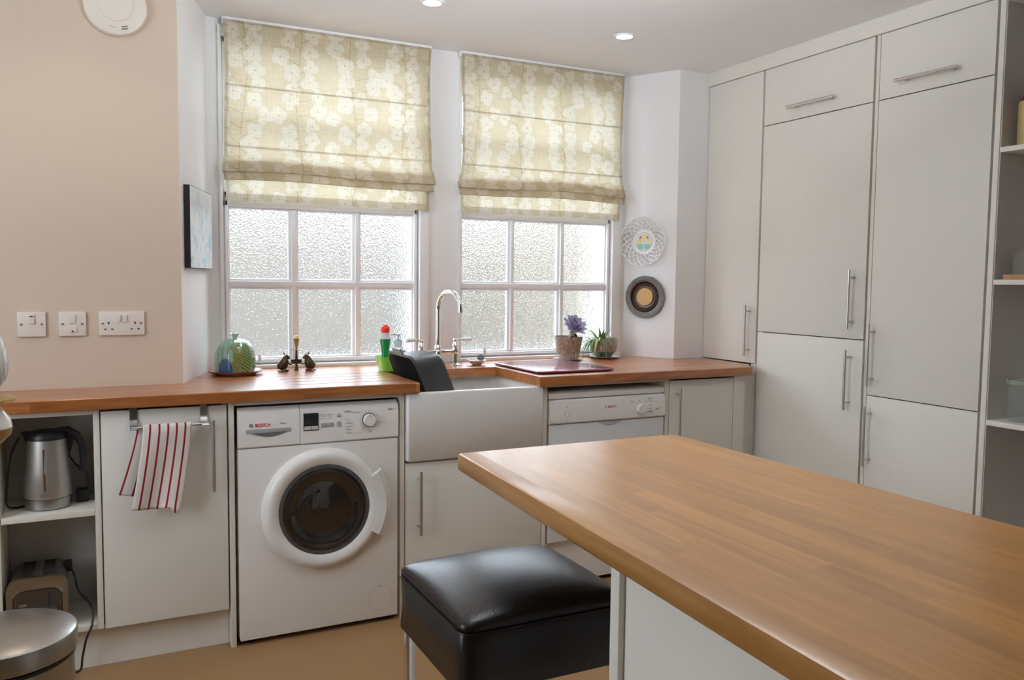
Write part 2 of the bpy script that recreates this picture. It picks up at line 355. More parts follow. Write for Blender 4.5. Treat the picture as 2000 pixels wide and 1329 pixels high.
def blind(x0, x1, seed, label, dx):
    root = thing('roman_blind', label, 'blind', ((x0+x1)/2, .66, 1.615), 'roman blinds over the two windows')
    prof = [(.650, 2.349), (.652, 2.23), (.650, 2.090), (.6505, 2.0), (.650, 1.843), (.642, 1.80), (.622, 1.745), (.618, 1.733), (.626, 1.731), (.640, 1.760), (.648, 1.785), (.644, 1.76), (.630, 1.715), (.627, 1.701), (.634, 1.699),
            (.648, 1.73), (.655, 1.75), (.657, 1.72), (.658, 1.66), (.658, 1.617)]
    P = [Vector(p) for p in prof]; s = [0]
    for a, b in zip(P, P[1:]): s.append(s[-1]+(b-a).length)
    h = s[-1]; w = x1-x0; nu, nv = 420, 430
    ss = np.linspace(0, h, nv); Y = np.interp(ss, s, [p[0] for p in prof]); Z = np.interp(ss, s, [p[1] for p in prof])
    xs = np.linspace(0, 1, nu); fold = np.clip((ss-s[4])/(.1), 0, 1)*np.clip((h-ss)/.25, .25, 1)
    top = np.clip((s[4]-ss)/s[4], 0, 1)
    X = x0+w*xs[None, :]+ (np.sin(ss*9+seed)*.004)[:, None]*(2*xs[None, :]-1)+dx*fold[:, None]
    X += (.012*fold*(np.abs(Y-.62) < .02))[:, None]*(2*xs[None, :]-1)
    YY = Y[:, None]+(.0045*np.sin(xs*11+seed)*1)[None, :]*np.abs(np.sin(ss*PI/.2525))[:, None]
    ZZ = Z[:, None]+(fold[:, None]*(.005*np.sin(xs*7+seed*2)+.004*np.sin(xs*3.1))[None, :])
    co = np.stack([X, YY, ZZ], -1).reshape(-1, 3)-np.array(root.location)
    idx = np.arange(nu*nv).reshape(nv, nu); q = np.stack([idx[:-1, :-1], idx[:-1, 1:], idx[1:, 1:], idx[1:, :-1]], -1).reshape(-1, 4)
    me = bpy.data.meshes.new('fabric'); me.from_pydata([], [], [])
    me.vertices.add(len(co)); me.vertices.foreach_set('co', co.ravel()); me.loops.add(q.size); me.loops.foreach_set('vertex_index', q.ravel())
    me.polygons.add(len(q)); me.polygons.foreach_set('loop_start', np.arange(0, q.size, 4)); me.update(calc_edges=True)
    me.polygons.foreach_set('use_smooth', np.ones(len(q), bool))
    at = me.color_attributes.new('print', 'FLOAT_COLOR', 'POINT'); at.data.foreach_set('color', flower_print(w, h, nu, nv, seed).ravel())
    me.materials.append(LINEN); o = bpy.data.objects.new('fabric', me); COL.objects.link(o); o.parent = root
    for z in (2.090, 1.843): B().box(x0+.006, x1-.006, .6545, .6575, z-.0025, z+.0025).make('batten', mat('blind_batten', (.62, .54, .40), .8), root)
    B().box(x0-.004, x1+.004, .656, .683, 2.336, CZ-.001).make('headrail', WHITE, root)
blind(-.540, .362, 3, 'beige blossom-print roman blind over the window behind the green dome', 0)
blind(.516, 1.412, 8, 'beige blossom-print roman blind over the window behind the potted plants', -.010)

# ------------------------------------------------------------------ wooden worktops
b = B()
ys = [-.03]
grooves = (.080, .172, .264, .356)
for g in grooves: ys += [g-.0035, g+.0035]
ys.append(.42)
def r_edge(x0, x1, y0, z0, z1, r=.003):    # front edge strip with eased arrises, 40 mm deep
    return [(y0+r, z0), (y0, z0+r), (y0, z1-r), (y0+r, z1), (y0+.04, z1), (y0+.04, z0)]
b.prism(r_edge(0, 0, -.03, WB, WT), -2.55, .060, 'x')
b.box(-2.55, -.40, .01, .264, WB, WT)
b.box(-.40, .060, .01, .42, WB, WT-.004)
yy = .01
for g in grooves: b.box(-.40, .060, yy, g-.0035, WT-.004, WT); yy = g+.0035
b.box(-.40, .060, yy, .42, WT-.004, WT)
b.prism([(-.752, .264), (-.40, .264), (-.40, .42), (-.697, .42)], WB, WT)
b.prism([(-.697, .42), (.060, .42), (.060, .699), (-.604, .699)], WB, WT)
b.box(.060, .576, .392, .699, WB, WT)                                         # strip behind the sink
b.prism(r_edge(0, 0, -.03, WB, WT), .576, 1.700, 'x')
b.prism([(.576, .01), (1.70, .01), (1.76, .06), (1.792, .09), (1.792, .446), (1.612, .446), (1.471, .699), (.576, .699)], WB, WT)
b.prism([(1.70, .01), (1.70, -.027), (1.76, .06)], WB, WT)
wt = b.make('wooden_worktop', OAK_W, None, org=(.2, .3, WB)); tag(wt, 'long reddish wooden worktop running under both windows around the sink', 'worktop')

isl = thing('island_worktop', 'thick golden oak island worktop in the foreground right', 'worktop', (0, -2.0, .87))
def ix(u, y):                       # u 0..1 across; the top widens a little towards the near end
    t = (-1.272-y)/1.14; l = -.308-.067*t; r = .291+.009*t; return l+(r-l)*u
rows = 14; r_ = random.Random(5)
for k in range(rows):
    y = -1.272; first = True
    while y > -2.95:
        L = r_.uniform(.30, .85) if not first else r_.uniform(.15, .8); y2 = max(y-L, -2.95)
        if y2 < -2.80: y2 = -2.95
        u0, u1 = k/rows, (k+1)/rows; e = .004
        st = [y, y-e, y2] if first else [y, y2]; rings = []
        for si, yy in enumerate(st):
            dz = e*.8 if (first and si == 0) else 0; a, c = ix(u0, yy), ix(u1, yy); z0, z1 = .870+dz, .910-dz
            if k == 0: sec = [(a+e, z0), (a+.001, z0+.001+e*.4), (a, z0+e+.001), (a, z1-e-.003), (a+.001, z1-e*.5), (a+e+.002, z1), (c, z1), (c, z0)]
            elif k == rows-1: sec = [(a, z0), (a, z1), (c-e, z1), (c, z1-e), (c, z0+e), (c-e, z0)]
            else: sec = [(a, z0), (a, z1), (c, z1), (c, z0)]
            rings.append([(p[0], yy, p[1]) for p in sec])
        B().rings(rings).make('stave', OAK_I, isl, smooth=(k == 0), angle=50); y = y2; first = False
ic = thing('island_cabinet', 'cream panelled base under the oak island worktop', 'cabinet', (0, -2.3, 0))
sbox('gable_panel', CAB, -.250, .262, -1.832, -1.806, 0, .869, parent=ic, bev=.0015)
sbox('side_panel', CAB, -.238, -.220, -2.93, -1.834, .0, .869, parent=ic, bev=.001)
sbox('side_panel', CAB, .225, .243, -2.93, -1.834, .0, .869, parent=ic, bev=.001)
sbox('back_panel', CAB, -.219, .224, -2.93, -2.912, 0, .869, parent=ic)

# ------------------------------------------------------------------ base units on the window wall
def door(parent, x0, x1, z0, z1, y=0.0, hx=None, hz=None):
    d = sbox('door', CAB, x0, x1, y, y+.018, z0, z1, parent=parent, bev=.0012)
    if hx is not None: bar_handle(d, (hx, y-.035, hz[0]), (hx, y-.035, hz[1]), (0, -.035, 0))
    return d
u = thing('open_shelf_unit', 'low open cream shelf unit holding the kettle and toaster', 'shelf unit', (-1.17, .12, .14))
for x0, x1 in ((-1.325, -1.307), (-1.043, -1.025)): sbox('side_panel', CABE, x0, x1, .0, .262, .142, .868, parent=u, bev=.001)
sbox('shelf', CABE, -1.306, -1.044, .002, .25, .522, .541, parent=u, bev=.001); sbox('bottom_panel', CABE, -1.306, -1.044, .001, .25, .142, .160, parent=u, bev=.001)
sbox('top_panel', CABE, -1.306, -1.044, .001, .25, .853, .868, parent=u, bev=.001); sbox('back_panel', SHELFM, -1.306, -1.044, .2505, .262, .142, .868, parent=u)
u = thing('base_cabinet', 'cream base cabinet with the striped towel hanging on its door', 'cabinet', (-.83, .12, 0))
b = B(); b.box(-1.024, -1.008, .02, .262, .142, .868); b.box(-.645, -.629, .02, .262, .142, .868); b.box(-1.008, -.645, .02, .262, .142, .158); b.box(-1.008, -.645, .24, .262, .158, .868); b.make('carcass', CABE, u)
door(u, -1.021, -.633, .141, .861, hx=-.680, hz=(.571, .817))
tag(sbox('plinth', CAB, -2.55, -.6285, .050, .066, .0, .141), 'low cream plinth board under the left-hand base cabinets', 'plinth')
u = thing('corner_base_cabinet', 'cream base cabinet left of the open shelf unit, mostly out of view', 'cabinet', (-1.9, .12, .142))
sbox('carcass', CABE, -2.5, -1.3265, .02, .262, .142, .868, parent=u); sbox('door', CAB, -2.5, -1.3275, 0, .018, .142, .862, parent=u, bev=.001)
def endp(x, lab, y1=.66): tag(sbox('end_panel', CABE, x-.009, x+.009, -.001, y1, .0, .8705, bev=.001), lab, 'panel')
endp(-.618, 'narrow cream upright panel left of the washing machine')
endp(0, 'narrow cream upright panel between washing machine and sink')
endp(.618, 'narrow cream upright panel between sink and dishwasher')
endp(1.236, 'narrow cream upright panel right of the dishwasher')
tag(sbox('batten', CABE, -.608, -.010, .004, .022, .855, .8705), 'thin cream batten under the worktop above the washing machine', 'batten')
tag(sbox('batten', CABE, .628, 1.226, .002, .020, .861, .8705), 'thin cream batten under the worktop above the dishwasher', 'batten')
u = thing('sink_cabinet', 'cream one-door cabinet below the white sink', 'cabinet', (.31, .3, 0))
b = B(); b.box(.010, .026, .02, .60, .142, .600); b.box(.592, .608, .02, .60, .142, .600); b.box(.026, .592, .02, .60, .142, .158); b.make('carcass', CABE, u)
door(u, .014, .604, .141, .597, hx=.065, hz=(.322, .568)); sbox('kickboard', CAB, .010, .608, .05, .066, 0, .141, parent=u)
u = thing('slim_base_cabinet', 'narrow cream base cabinet right of the dishwasher', 'cabinet', (1.45, .3, 0))
b = B(); b.box(1.246, 1.262, .02, .44, .142, .868); b.box(1.66, 1.676, .02, .44, .142, .868); b.box(1.262, 1.66, .42, .44, .142, .868); b.make('carcass', CABE, u)
door(u, 1.250, 1.615, .141, .861, hx=1.284, hz=(.585, .831)); sbox('filler_panel', CAB, 1.619, 1.684, .0, .018, .141, .868, parent=u); sbox('kickboard', CAB, 1.246, 1.684, .05, .066, 0, .141, parent=u)

# ------------------------------------------------------------------ tall cabinets on the right
XT = 1.800
def tdoor(parent, y0, y1, z0, z1, h=None):
    d = sbox('door', CAB, XT, XT+.018, y0, y1, z0, z1, parent=parent, bev=.0012)
    if h: bar_handle(d, (XT-.035, h[0], h[1]), (XT-.035, h[2], h[3]), (-.035, 0, 0))
    return d
def carc(parent, y0, y1, z0, z1):
    b = B(); b.box(XT+.02, 2.40, y0, y0+.016, z0, z1); b.box(XT+.02, 2.40, y1-.016, y1, z0, z1); b.box(XT+.02, 2.40, y0+.016, y1-.016, z0, z0+.016)
    b.box(XT+.02, 2.40, y0+.016, y1-.016, z1-.016, z1); b.box(2.385, 2.40, y0+.016, y1-.016, z0+.016, z1-.016); b.make('carcass', CABE, parent)
u = thing('worktop_cupboard', 'tall narrow cream cupboard standing on the worktop in the corner', 'cabinet', (2.0, .25, .911))
tdoor(u, .062, .444, .914, 2.294, (.103, .948, .103, 1.195)); carc(u, .060, .446, .912, 2.295)
u = thing('appliance_cabinet', 'wide tall cream cabinet with two doors and a lift-up flap, next to the corner', 'cabinet', (2.1, -.25, 0))
tdoor(u, -.562, .050, 2.037, 2.294, (-.121, 2.090, -.386, 2.090)); tdoor(u, -.562, .050, 1.071, 2.033, (-.508, 1.113, -.508, 1.357)); tdoor(u, -.562, .050, .142, 1.067, (-.504, .773, -.504, 1.025))
carc(u, -.566, .054, .142, 2.295); sbox('kickboard', CAB, XT+.04, XT+.056, -.566, .054, 0, .141, parent=u)
sbox('filler_panel', CAB, XT, XT+.018, .054, .088, .0, .9110, parent=u); sbox('filler_panel', CAB, 1.688, 1.799, .056, .074, .0, .8705, parent=u)
tag(sbox('divider_panel', CABE, XT+.004, 2.40, -.586, -.570, 0, 2.295), 'tall upright panel between the two wide tall cabinets', 'panel')
u = thing('larder_cabinet', 'tall cream cabinet with two doors and a flap, next to the open shelves', 'cabinet', (2.1, -.83, 0))
tdoor(u, -1.072, -.592, 2.037, 2.294, (-.689, 2.090, -.951, 2.087)); tdoor(u, -1.072, -.592, .847, 2.033, (-.616, .884, -.616, 1.138)); tdoor(u, -1.072, -.592, .142, .843, (-.614, .556, -.614, .803))
carc(u, -1.076, -.589, .142, 2.295); sbox('kickboard', CAB, XT+.04, XT+.056, -1.076, -.589, 0, .141, parent=u)
u = thing('open_shelving', 'tall open shelving with cream edges and grey inside at the right edge', 'shelves', (2.0, -1.4, 0))
sbox('side_panel', CAB, XT-.002, 2.30, -1.103, -1.083, 0, 2.295, parent=u, bev=.001); sbox('side_panel', CAB, XT-.002, 2.30, -1.80, -1.78, 0, 2.295, parent=u, bev=.001)
sbox('back_panel', SHELFM, 2.285, 2.30, -1.779, -1.104, 0, 2.295, parent=u)
for z in (.10, .803, 1.302, 1.762, 2.277): sbox('shelf', CAB, XT, 2.284, -1.779, -1.104, z, z+.018, parent=u, bev=.001)
for z0, z1 in ((.82, 1.301), (1.321, 1.761), (1.781, 2.276), (.119, .802)): sbox('lining_panel', SHELFM, XT+.002, 2.284, -1.1065, -1.1035, z0, z1, parent=u)

# ------------------------------------------------------------------ washing machine
wm = thing('washing_machine', 'white front-loading washing machine with a round dark door', 'washing machine', (-.308, .28, 0))
FY = -.012
b = B(); b.box(-.598, -.020, FY, .56, .020, .704, .006); b.box(-.598, -.020, .012, .56, .704, .846, .004); b.make('body', APPL, wm, smooth=True)
b = B(); b.prism([(FY, .707), (FY-.003, .712), (FY-.004, .80), (FY+.004, .832), (.014, .846), (.05, .846), (.05, .707)], -.385, -.020, 'x'); b.make('control_panel', APPP, wm, smooth=True, angle=25)
b = B(); b.prism([(FY, .707), (FY-.003, .712), (FY-.004, .80), (FY+.004, .832), (.014, .846), (.05, .846), (.05, .707)], -.598, -.387, 'x'); dr = b.make('detergent_drawer', APPP, wm, smooth=True, angle=25)
sbox('grip_strip', GREYP, -.572, -.418, FY-.0056, FY-.003, .758, .772, parent=dr, bev=.0005)
b = B(); pts = [(-.553+.119*i/14, .757-.013*math.sin(PI*i/14)) for i in range(15)]+[(-.434, .7575)]; b.prism(pts, FY-.0062, FY-.003, 'y'); b.make('grip_recess', mat('shadow_grey', (.12, .12, .125), .5), dr)
text(dr, 'BOSCH', (-.515, FY-.0052, .785), .0165, RED, bold=.0002)
b = B(); ca, cb_ = -.5555, .7855
ring = lambda r: [(ca+r*math.cos(2*PI*i/28), cb_+r*math.sin(2*PI*i/28)) for i in range(28)]
def annulus(bb, c, r0, r1, y0, y1, seg=40, m=0):
    """flat ring facing -y"""
    f = lambda r, y: [(c[0]+r*math.cos(2*PI*i/seg), y, c[1]+r*math.sin(2*PI*i/seg)) for i in range(seg)]
    bb.rings([f(r1, y1), f(r1, y0), f(r0, y0), f(r0, y1)], cap=False, m=m)
annulus(b, (ca, cb_), .0058, .0066, FY-.0055, FY-.003, 24)
b.box(ca-.0026, ca-.0018, FY-.0055, FY-.003, cb_-.0038, cb_+.0038).box(ca+.0018, ca+.0026, FY-.0055, FY-.003, cb_-.0038, cb_+.0038).box(ca-.002, ca+.002, FY-.0055, FY-.003, cb_-.0004, cb_+.0004); b.make('emblem', INK, dr)
text(dr, 'Maxx 6', (-.444, FY-.0052, .788), .0078, INK)
b = B(); b.prism(rrect(-.374, -.321, .755, .817, .002), FY-.0058, FY-.002, 'y'); dp = b.make('display', BLACKG, wm)
for x in (-.372, -.3465): sbox('button', mat('button_grey', (.55, .55, .55), .4), x, x+.0235, FY-.0072, FY-.0058, .758, .7705, parent=dp)
for x in (-.3115, -.287):
    sbox('button', GREYP, x, x+.021, FY-.0064, FY-.003, .764, .779, parent=wm, bev=.0008)
    for i, w_ in enumerate((.016, .018, .020)): sbox('marking', INKL, x, x+w_, FY-.0048, FY-.002, .808-.007*i, .8092-.007*i, parent=wm)
B().cyl((-.2455, FY-.003, .7725), (-.2455, FY-.0068, .7725), .009, 24).make('start_button', GREYP, wm, smooth=True)
text(wm, 'Start', (-.245, FY-.0052, .8075), .0072, INK, bold=.0002); text(wm, 'Pause', (-.245, FY-.0052, .800), .0072, INK, bold=.0002)
b = B(); b.lathe([(.0265, .0), (.0265, .003), (.0235, .004)], (-.134, FY-.003, .780), 36, (0, -1, 0), m=1); b.lathe([(.0232, .0), (.0225, .017), (.0205, .0195), (0, .0195)], (-.134, FY-.003, .780), 36, (0, -1, 0)); b.box(-.1347, -.1333, FY-.0232, FY-.022, .792, .801, m=1)
b.make('dial', [APPP, mat('chrome_ring', (.5, .5, .5), .2, 1)], wm, smooth=True)
for i in range(15):
    a = PI/2+(i-7)*.36; r = .0335; sbox('marking', INKL, -.134+r*math.cos(a)-.0022, -.134+r*math.cos(a)+.0022, FY-.0050, FY-.002, .780+r*math.sin(a)-.0011, .780+r*math.sin(a)+.0011, parent=wm)
for x, z, w_ in ((-.226, .815, .024), (-.223, .783, .016), (-.222, .772, .026), (-.221, .760, .028), (-.221, .748, .018), (-.221, .736, .024), (-.06, .815, .018), (-.137, .737, .014)): sbox('marking', INKL, x, x+w_, FY-.0050, FY-.002, z, z+.0024, parent=wm)
for z in (.8105, .7335): sbox('marking', INKL, -.195 if z > .8 else -.19, -.165, FY-.0048, FY-.002, z, z+.0006, parent=wm)
DC = (-.303, .467)
b = B(); b.lathe([(.158, -.004), (.221, -.002), (.221, .004), (.214, .022), (.203, .031), (.190, .033), (.165, .024), (.150, .010), (.150, 0)], (DC[0], FY, DC[1]), 72, (0, -1, 0)); dd = b.make('door', mat('door_ring_plastic', (.80, .79, .77), .3), wm, smooth=True, angle=60)
b = B(); b.lathe([(.165, .024), (.151, .0235), (.149, .010), (.144, .006)], (DC[0], FY, DC[1]), 72, (0, -1, 0)); b.make('inner_ring', mat('dark_grey_ring', (.07, .07, .075), .3), dd, smooth=True)
b = B(); b.lathe([(.151, .0234), (.137, .026), (.118, .019), (.104, .006), (.098, .005), (.07, .012), (.03, .015), (0, .0155)], (DC[0], FY-.001, DC[1]), 72, (0, -1, 0)); b.make('door_glass', mat('dark_door_glass', (.012, .009, .008), .03, coat=1), dd, smooth=True, angle=80)
b = B(); b.lathe([(.100, .0), (.104, .002), (.108, .0)], (DC[0], FY-.0045, DC[1]), 60, (0, -1, 0)); b.make('glass_rim', mat('rim_brown', (.10, .07, .05), .15, .6), dd, smooth=True)
rings_ = []
for i in range(15):
    a = math.radians(-30+62*i/14); o_ = []
    for r, y in ((.196, .020), (.196, .036), (.225, .040), (.246, .026), (.246, .016), (.21, .012)): o_.append((DC[0]+r*math.cos(a), FY-y, DC[1]+r*math.sin(a)))
    rings_.append(o_)
B().rings(rings_).make('door_grip', mat('grip_plastic', (.74, .74, .73), .35), dd, smooth=True, angle=30)
b = B(); annulus(b, (-.090, .098), .0455, .0475, FY-.0012, FY+.002, 48); b.make('filter_cover', mat('seam_grey', (.55, .55, .54), .5), wm)
sbox('filter_slot', INK, -.096, -.084, FY-.001, FY+.002, .1415, .1435, parent=wm)
sbox('foot', BLACKP, -.575, -.54, .02, .06, 0, .02, parent=wm); sbox('foot', BLACKP, -.08, -.045, .02, .06, 0, .02, parent=wm)

# ------------------------------------------------------------------ belfast sink
sk = thing('belfast_sink', 'white fireclay butler sink with a deep plain front', 'sink', (.31, .2, .601))
X0, X1, Y0, Y1, Z0, Z1 = .013, .605, -.018, .44, .604, .8700
b = B(); tk = .022
out = [(x, y) for x, y in rrect(X0, X1, Y0, Y1, .014)]; inn = [(x, y) for x, y in rrect(X0+tk, X1-tk, Y0+tk, Y1-tk, .03)]
lv = lambda pl, z, s=0: [(x+(s if x < .3 else -s), y+(s if y < .2 else -s), z) for x, y in pl]
b.rings([lv(out, Z0, .008), lv(out, Z0+.008), lv(out, Z1-.007), lv(out, Z1-.002, .002), lv(out, Z1, .007), lv(inn, Z1, -.003), lv(inn, Z1-.006), lv(inn, Z0+.05, .004), lv(inn, Z0+.035, .014)], cap=True)
b.make('basin', FIRECLAY, sk, smooth=True, angle=50)
B().lathe([(.04, .0), (.038, .002), (.02, .001), (0, .001)], (.31, .25, Z0+.035), 24).make('waste', CHROME, sk, smooth=True)
bw = thing('white_bowl', 'white rimmed bowl standing inside the sink at its right side', 'bowl', (.475, .27, .64))
BO = lambda t: Matrix.Translation((.475, .27, .695)) @ Matrix.Rotation(t, 4, 'Y')
B().lathe([(.0, -.045), (.035, -.045), (.062, -.02), (.080, .04), (.083, .046), (.080, .046), (.058, -.015), (.032, -.038), (0, -.038)], (0, 0, 0), 36).xform(Matrix.Translation((.495, .30, .780)) @ Matrix.Rotation(.25, 4, 'Y') @ Matrix.Scale(.9, 4)).make('bowl', PORC, bw, smooth=True)
bpy.context.view_layer.update()

# ------------------------------------------------------------------ dishwasher
dw = thing('dishwasher', 'white dishwasher between the sink and the narrow cabinet', 'dishwasher', (.927, .3, 0))
DY = -.006
sbox('body', APPL, .636, 1.218, .03, .58, .10, .806, parent=dw); b = B(); b.prism([(.004, .810), (.0, .814), (.0, .832), (.014, .840), (.56, .840), (.56, .810)], .634, 1.220, 'x'); b.make('lid', APPP, dw, smooth=True, angle=30)
b = B(); b.prism([(DY, .706), (DY-.006, .712), (DY-.007, .775), (DY, .800), (.008, .807), (.03, .807), (.03, .706)], .635, 1.219, 'x'); cp = b.make('control_panel', APPP, dw, smooth=True, angle=25)
sbox('door', mat('appliance_grey_white', (.72, .73, .74), .3), .637, 1.217, DY+.002, .03, .205, .703, parent=dw, bev=.002)
sbox('kickboard', APPL, .637, 1.217, .02, .034, .02, .198, parent=dw)
b = B(); pts = [(.868+.130*i/16, .703-.017*math.sin(PI*i/16)) for i in range(17)]; b.prism(pts, DY-.0005, DY+.004, 'y'); b.make('grip_recess', mat('recess_grey', (.42, .42, .43), .4), dw)
text(cp, 'BOSCH', (.938, DY-.0078, .766), .0125, RED, bold=.0001); b = B(); annulus(b, (.907, .766), .0040, .0047, DY-.0079, DY-.006, 20); b.box(.9055, .9085, DY-.0079, DY-.006, .7655, .7663); b.make('emblem', INK, cp)
b = B(); b.lathe([(.0215, 0), (.0205, .015), (.018, .018), (0, .018)], (1.086, DY-.005, .748), 32, (0, -1, 0)); b.make('dial', APPP, dw, smooth=True)
b = B(); annulus(b, (.716, .747), .0125, .0133, DY-.0078, DY-.006, 28); b.make('marking', mat('pale_red_ink', (.55, .35, .33), .5), cp)
for x, z, w_ in ((1.035, .780, .012), (1.075, .781, .006), (1.125, .790, .022), (1.128, .777, .018), (1.131, .760, .018), (1.131, .745, .014), (1.131, .732, .016), (1.165, .742, .014), (1.185, .745, .004), (.712, .775, .007), (.714, .718, .005), (1.11, .775, .008)): sbox('marking', INKL, x, x+w_, DY-.0078, DY-.006, z, z+.003, parent=cp)
for x in (.66, 1.17): sbox('foot', BLACKP, x, x+.03, .1, .14, 0, .10, parent=dw)

# ------------------------------------------------------------------ bridge tap
tp = thing('bridge_tap', 'chrome bridge mixer tap with white lever handles behind the sink', 'tap', (.354, .53, WT))
TY = .53; zb = .972
b = B(); b.tube([(.272, TY, zb), (.31, TY, zb+.002), (.352, TY, zb+.003), (.40, TY, zb+.002), (.437, TY, zb)], [.011, .009, .012, .009, .011], 16)
b.lathe([(.018, -.012), (.019, 0), (.013, .012), (.017, .020), (.014, .03), (.012, .034)], (.352, TY, zb), 24); b.make('bridge', CHROME, tp, smooth=True)
pts = [(.352, TY, zb+.03), (.352, TY, 1.08), (.352, TY, 1.162)]; R0 = .082; dv = Vector((.26, -.966, 0)).normalized()
for i in range(1, 17):
    a = PI*i/17; pts.append(Vector((.352, TY, 1.166))+dv*(R0-R0*math.cos(a))+Vector((0, 0, R0*math.sin(a))))
pts.append(pts[-1]+Vector((0, 0, -.012)))
B().tube(pts, .0105, 18).cyl(Vector(pts[-1])+Vector((0, 0, .004)), Vector(pts[-1])-Vector((0, 0, .012)), .0125, 20).make('spout', CHROME, tp, smooth=True)
for sx, x in ((-1, .272), (1, .437)):
    B().lathe([(.022, 0), (.022, .004), (.013, .010), (.012, .020), (.0135, .05), (.012, .062)], (x, TY, WT), 20).make('pillar', CHROME, tp, smooth=True)
    B().lathe([(.013, -.014), (.017, -.006), (.015, .012), (.012, .022), (.015, .028), (.012, .036), (.009, .044), (.013, .052), (.008, .060), (0, .061)], (x, TY, zb+.002), 20).make('valve', CHROME, tp, smooth=True)
    h_ = B().tube([(x, TY, zb+.056), (x+sx*.022, TY-.004, zb+.058)], .004, 10).make('lever', CHROME, tp, smooth=True)
    B().tube([(x+sx*.020, TY-.004, zb+.057), (x+sx*.05, TY-.01, zb+.058), (x+sx*.072, TY-.014, zb+.058), (x+sx*.077, TY-.015, zb+.058)], [.005, .0085, .0095, .005], 14).make('lever_grip', PORC, h_, smooth=True, label='white porcelain lever grip')

# ------------------------------------------------------------------ ceiling, wall things
def downlight(x, y, lab):
    t = thing('ceiling_downlight', lab, 'light', (x, y, CZ), 'recessed ceiling downlights')
    B().lathe([(.048, 0), (.047, -.004), (.036, -.004), (.034, .0)], (x, y, CZ), 36).make('ring', WHITE, t, smooth=True)
    B().lathe([(.0355, -.0015), (0, -.0015)], (x, y, CZ), 24).make('lamp_face', mat('lamp_glow', (1, .9, .75), .5, emit=(1, .88, .68, 9)), t)
    l = bpy.data.lights.new('downlight_lamp', 'SPOT'); l.energy = 5.5; l.spot_size = math.radians(125); l.spot_blend = .8; l.shadow_soft_size = .035; l.color = (1, .78, .55)
    o = bpy.data.objects.new('downlight_lamp', l); COL.objects.link(o); o.location = (x, y, CZ-.012)
downlight(1.047, .113, 'small round downlight in the ceiling above the potted plants'); downlight(.154, .100, 'small round downlight cut by the top edge of the picture')
for x in (-1.10,): downlight(x, -.15, 'round downlight in the ceiling in front of the socket wall')
downlight(-.75, -1.75, 'round downlight in the ceiling above the space left of the stool')
downlight(.6, -1.75, 'round downlight in the ceiling right of the island')
downlight(-.75, -3.4, 'round downlight in the ceiling left of the island near end')
downlight(.6, -3.4, 'round downlight in the ceiling right of the island near end')
al = thing('smoke_alarm', 'round white smoke alarm high on the left wall', 'alarm', (-.944, .265, 2.222))
B().lathe([(.100, 0), (.100, .012), (.096, .020), (.060, .030), (.056, .0295), (.054, .032), (0, .034)], (-.944, .265, 2.222), 64, (0, -1, 0)).make('housing', mat('warm_lit_alarm_plastic', (.74, .68, .60), .4), al, smooth=True, angle=25)  # white plastic, tinted by hand for the warm light on it
for k in range(3): 
    b = B(); b.box(-.010, .010, -.0018, .0018, -.0016, .0016); b.xform(Matrix.Translation((-.918, .2392+.0008*k, 2.146+.0075*k)) @ Matrix.Rotation(-.25, 4, 'Y')); b.make('vent_slot', INK, al)
b = B(); b.box(-.011, .011, -.001, .001, -.003, .003); b.xform(Matrix.Translation((-.955, .2398, 2.150)) @ Matrix.Rotation(.2, 4, 'Y')); b.make('marking', INKL, al)
PLAST = mat('warm_lit_socket_plastic', (.76, .69, .62), .3); SLOT = DARK  # warm light on the white plates is put into this colour
def faceplate(name, x0, x1, lab, cat):
    xc = (x0+x1)/2; t = thing(name, lab, cat, (xc, .265, 1.133))
    b = B(); b.box(x0, x1, .256, .2648, 1.091, 1.175, .0035); b.make('faceplate', PLAST, t, smooth=True)
    for x in (xc-(x1-x0)/2+.012, xc+(x1-x0)/2-.012): B().cyl((x, .2565, 1.133), (x, .2548, 1.133), .0035, 12).make('screw', STEEL2, t)
    return t, xc
t, xc = faceplate('switch', -1.264, -1.180, 'square white switch with a small red neon, leftmost on the wall', 'switch')
sbox('rocker', PLAST, xc-.009, xc+.009, .2515, .257, 1.135, 1.164, parent=t, bev=.001); sbox('neon', mat('neon_dark_red', (.10, .01, .01), .3), xc-.0055, xc+.0055, .2505, .252, 1.158, 1.1622, parent=t)
t, xc = faceplate('fused_spur', -1.142, -1.058, 'square white fused switch between the single switch and double socket', 'switch')
sbox('rocker', PLAST, xc-.009, xc+.009, .2515, .257, 1.136, 1.164, parent=t, bev=.001); fc = sbox('fuse_carrier', PLAST, xc-.014, xc+.014, .2535, .257, 1.105, 1.124, parent=t, bev=.001); sbox('slot', DARK, xc-.003, xc+.003, .2528, .2537, 1.1055, 1.110, parent=fc)
t, xc = faceplate('double_socket', -1.019, -.873, 'white double plug socket on the wall left of the window recess', 'socket')
for x in (xc-.017, xc+.003): sbox('rocker', PLAST, x, x+.013, .2515, .257, 1.138, 1.163, parent=t, bev=.001)
for x in (xc-.042, xc+.042):
    b = B(); b.box(x-.0022, x+.0022, .2555, .2568, 1.131, 1.139); b.box(x-.0145, x-.0075, .2555, .2568, 1.111, 1.115); b.box(x+.0075, x+.0145, .2555, .2568, 1.111, 1.115); b.make('pin_holes', DARK, t)

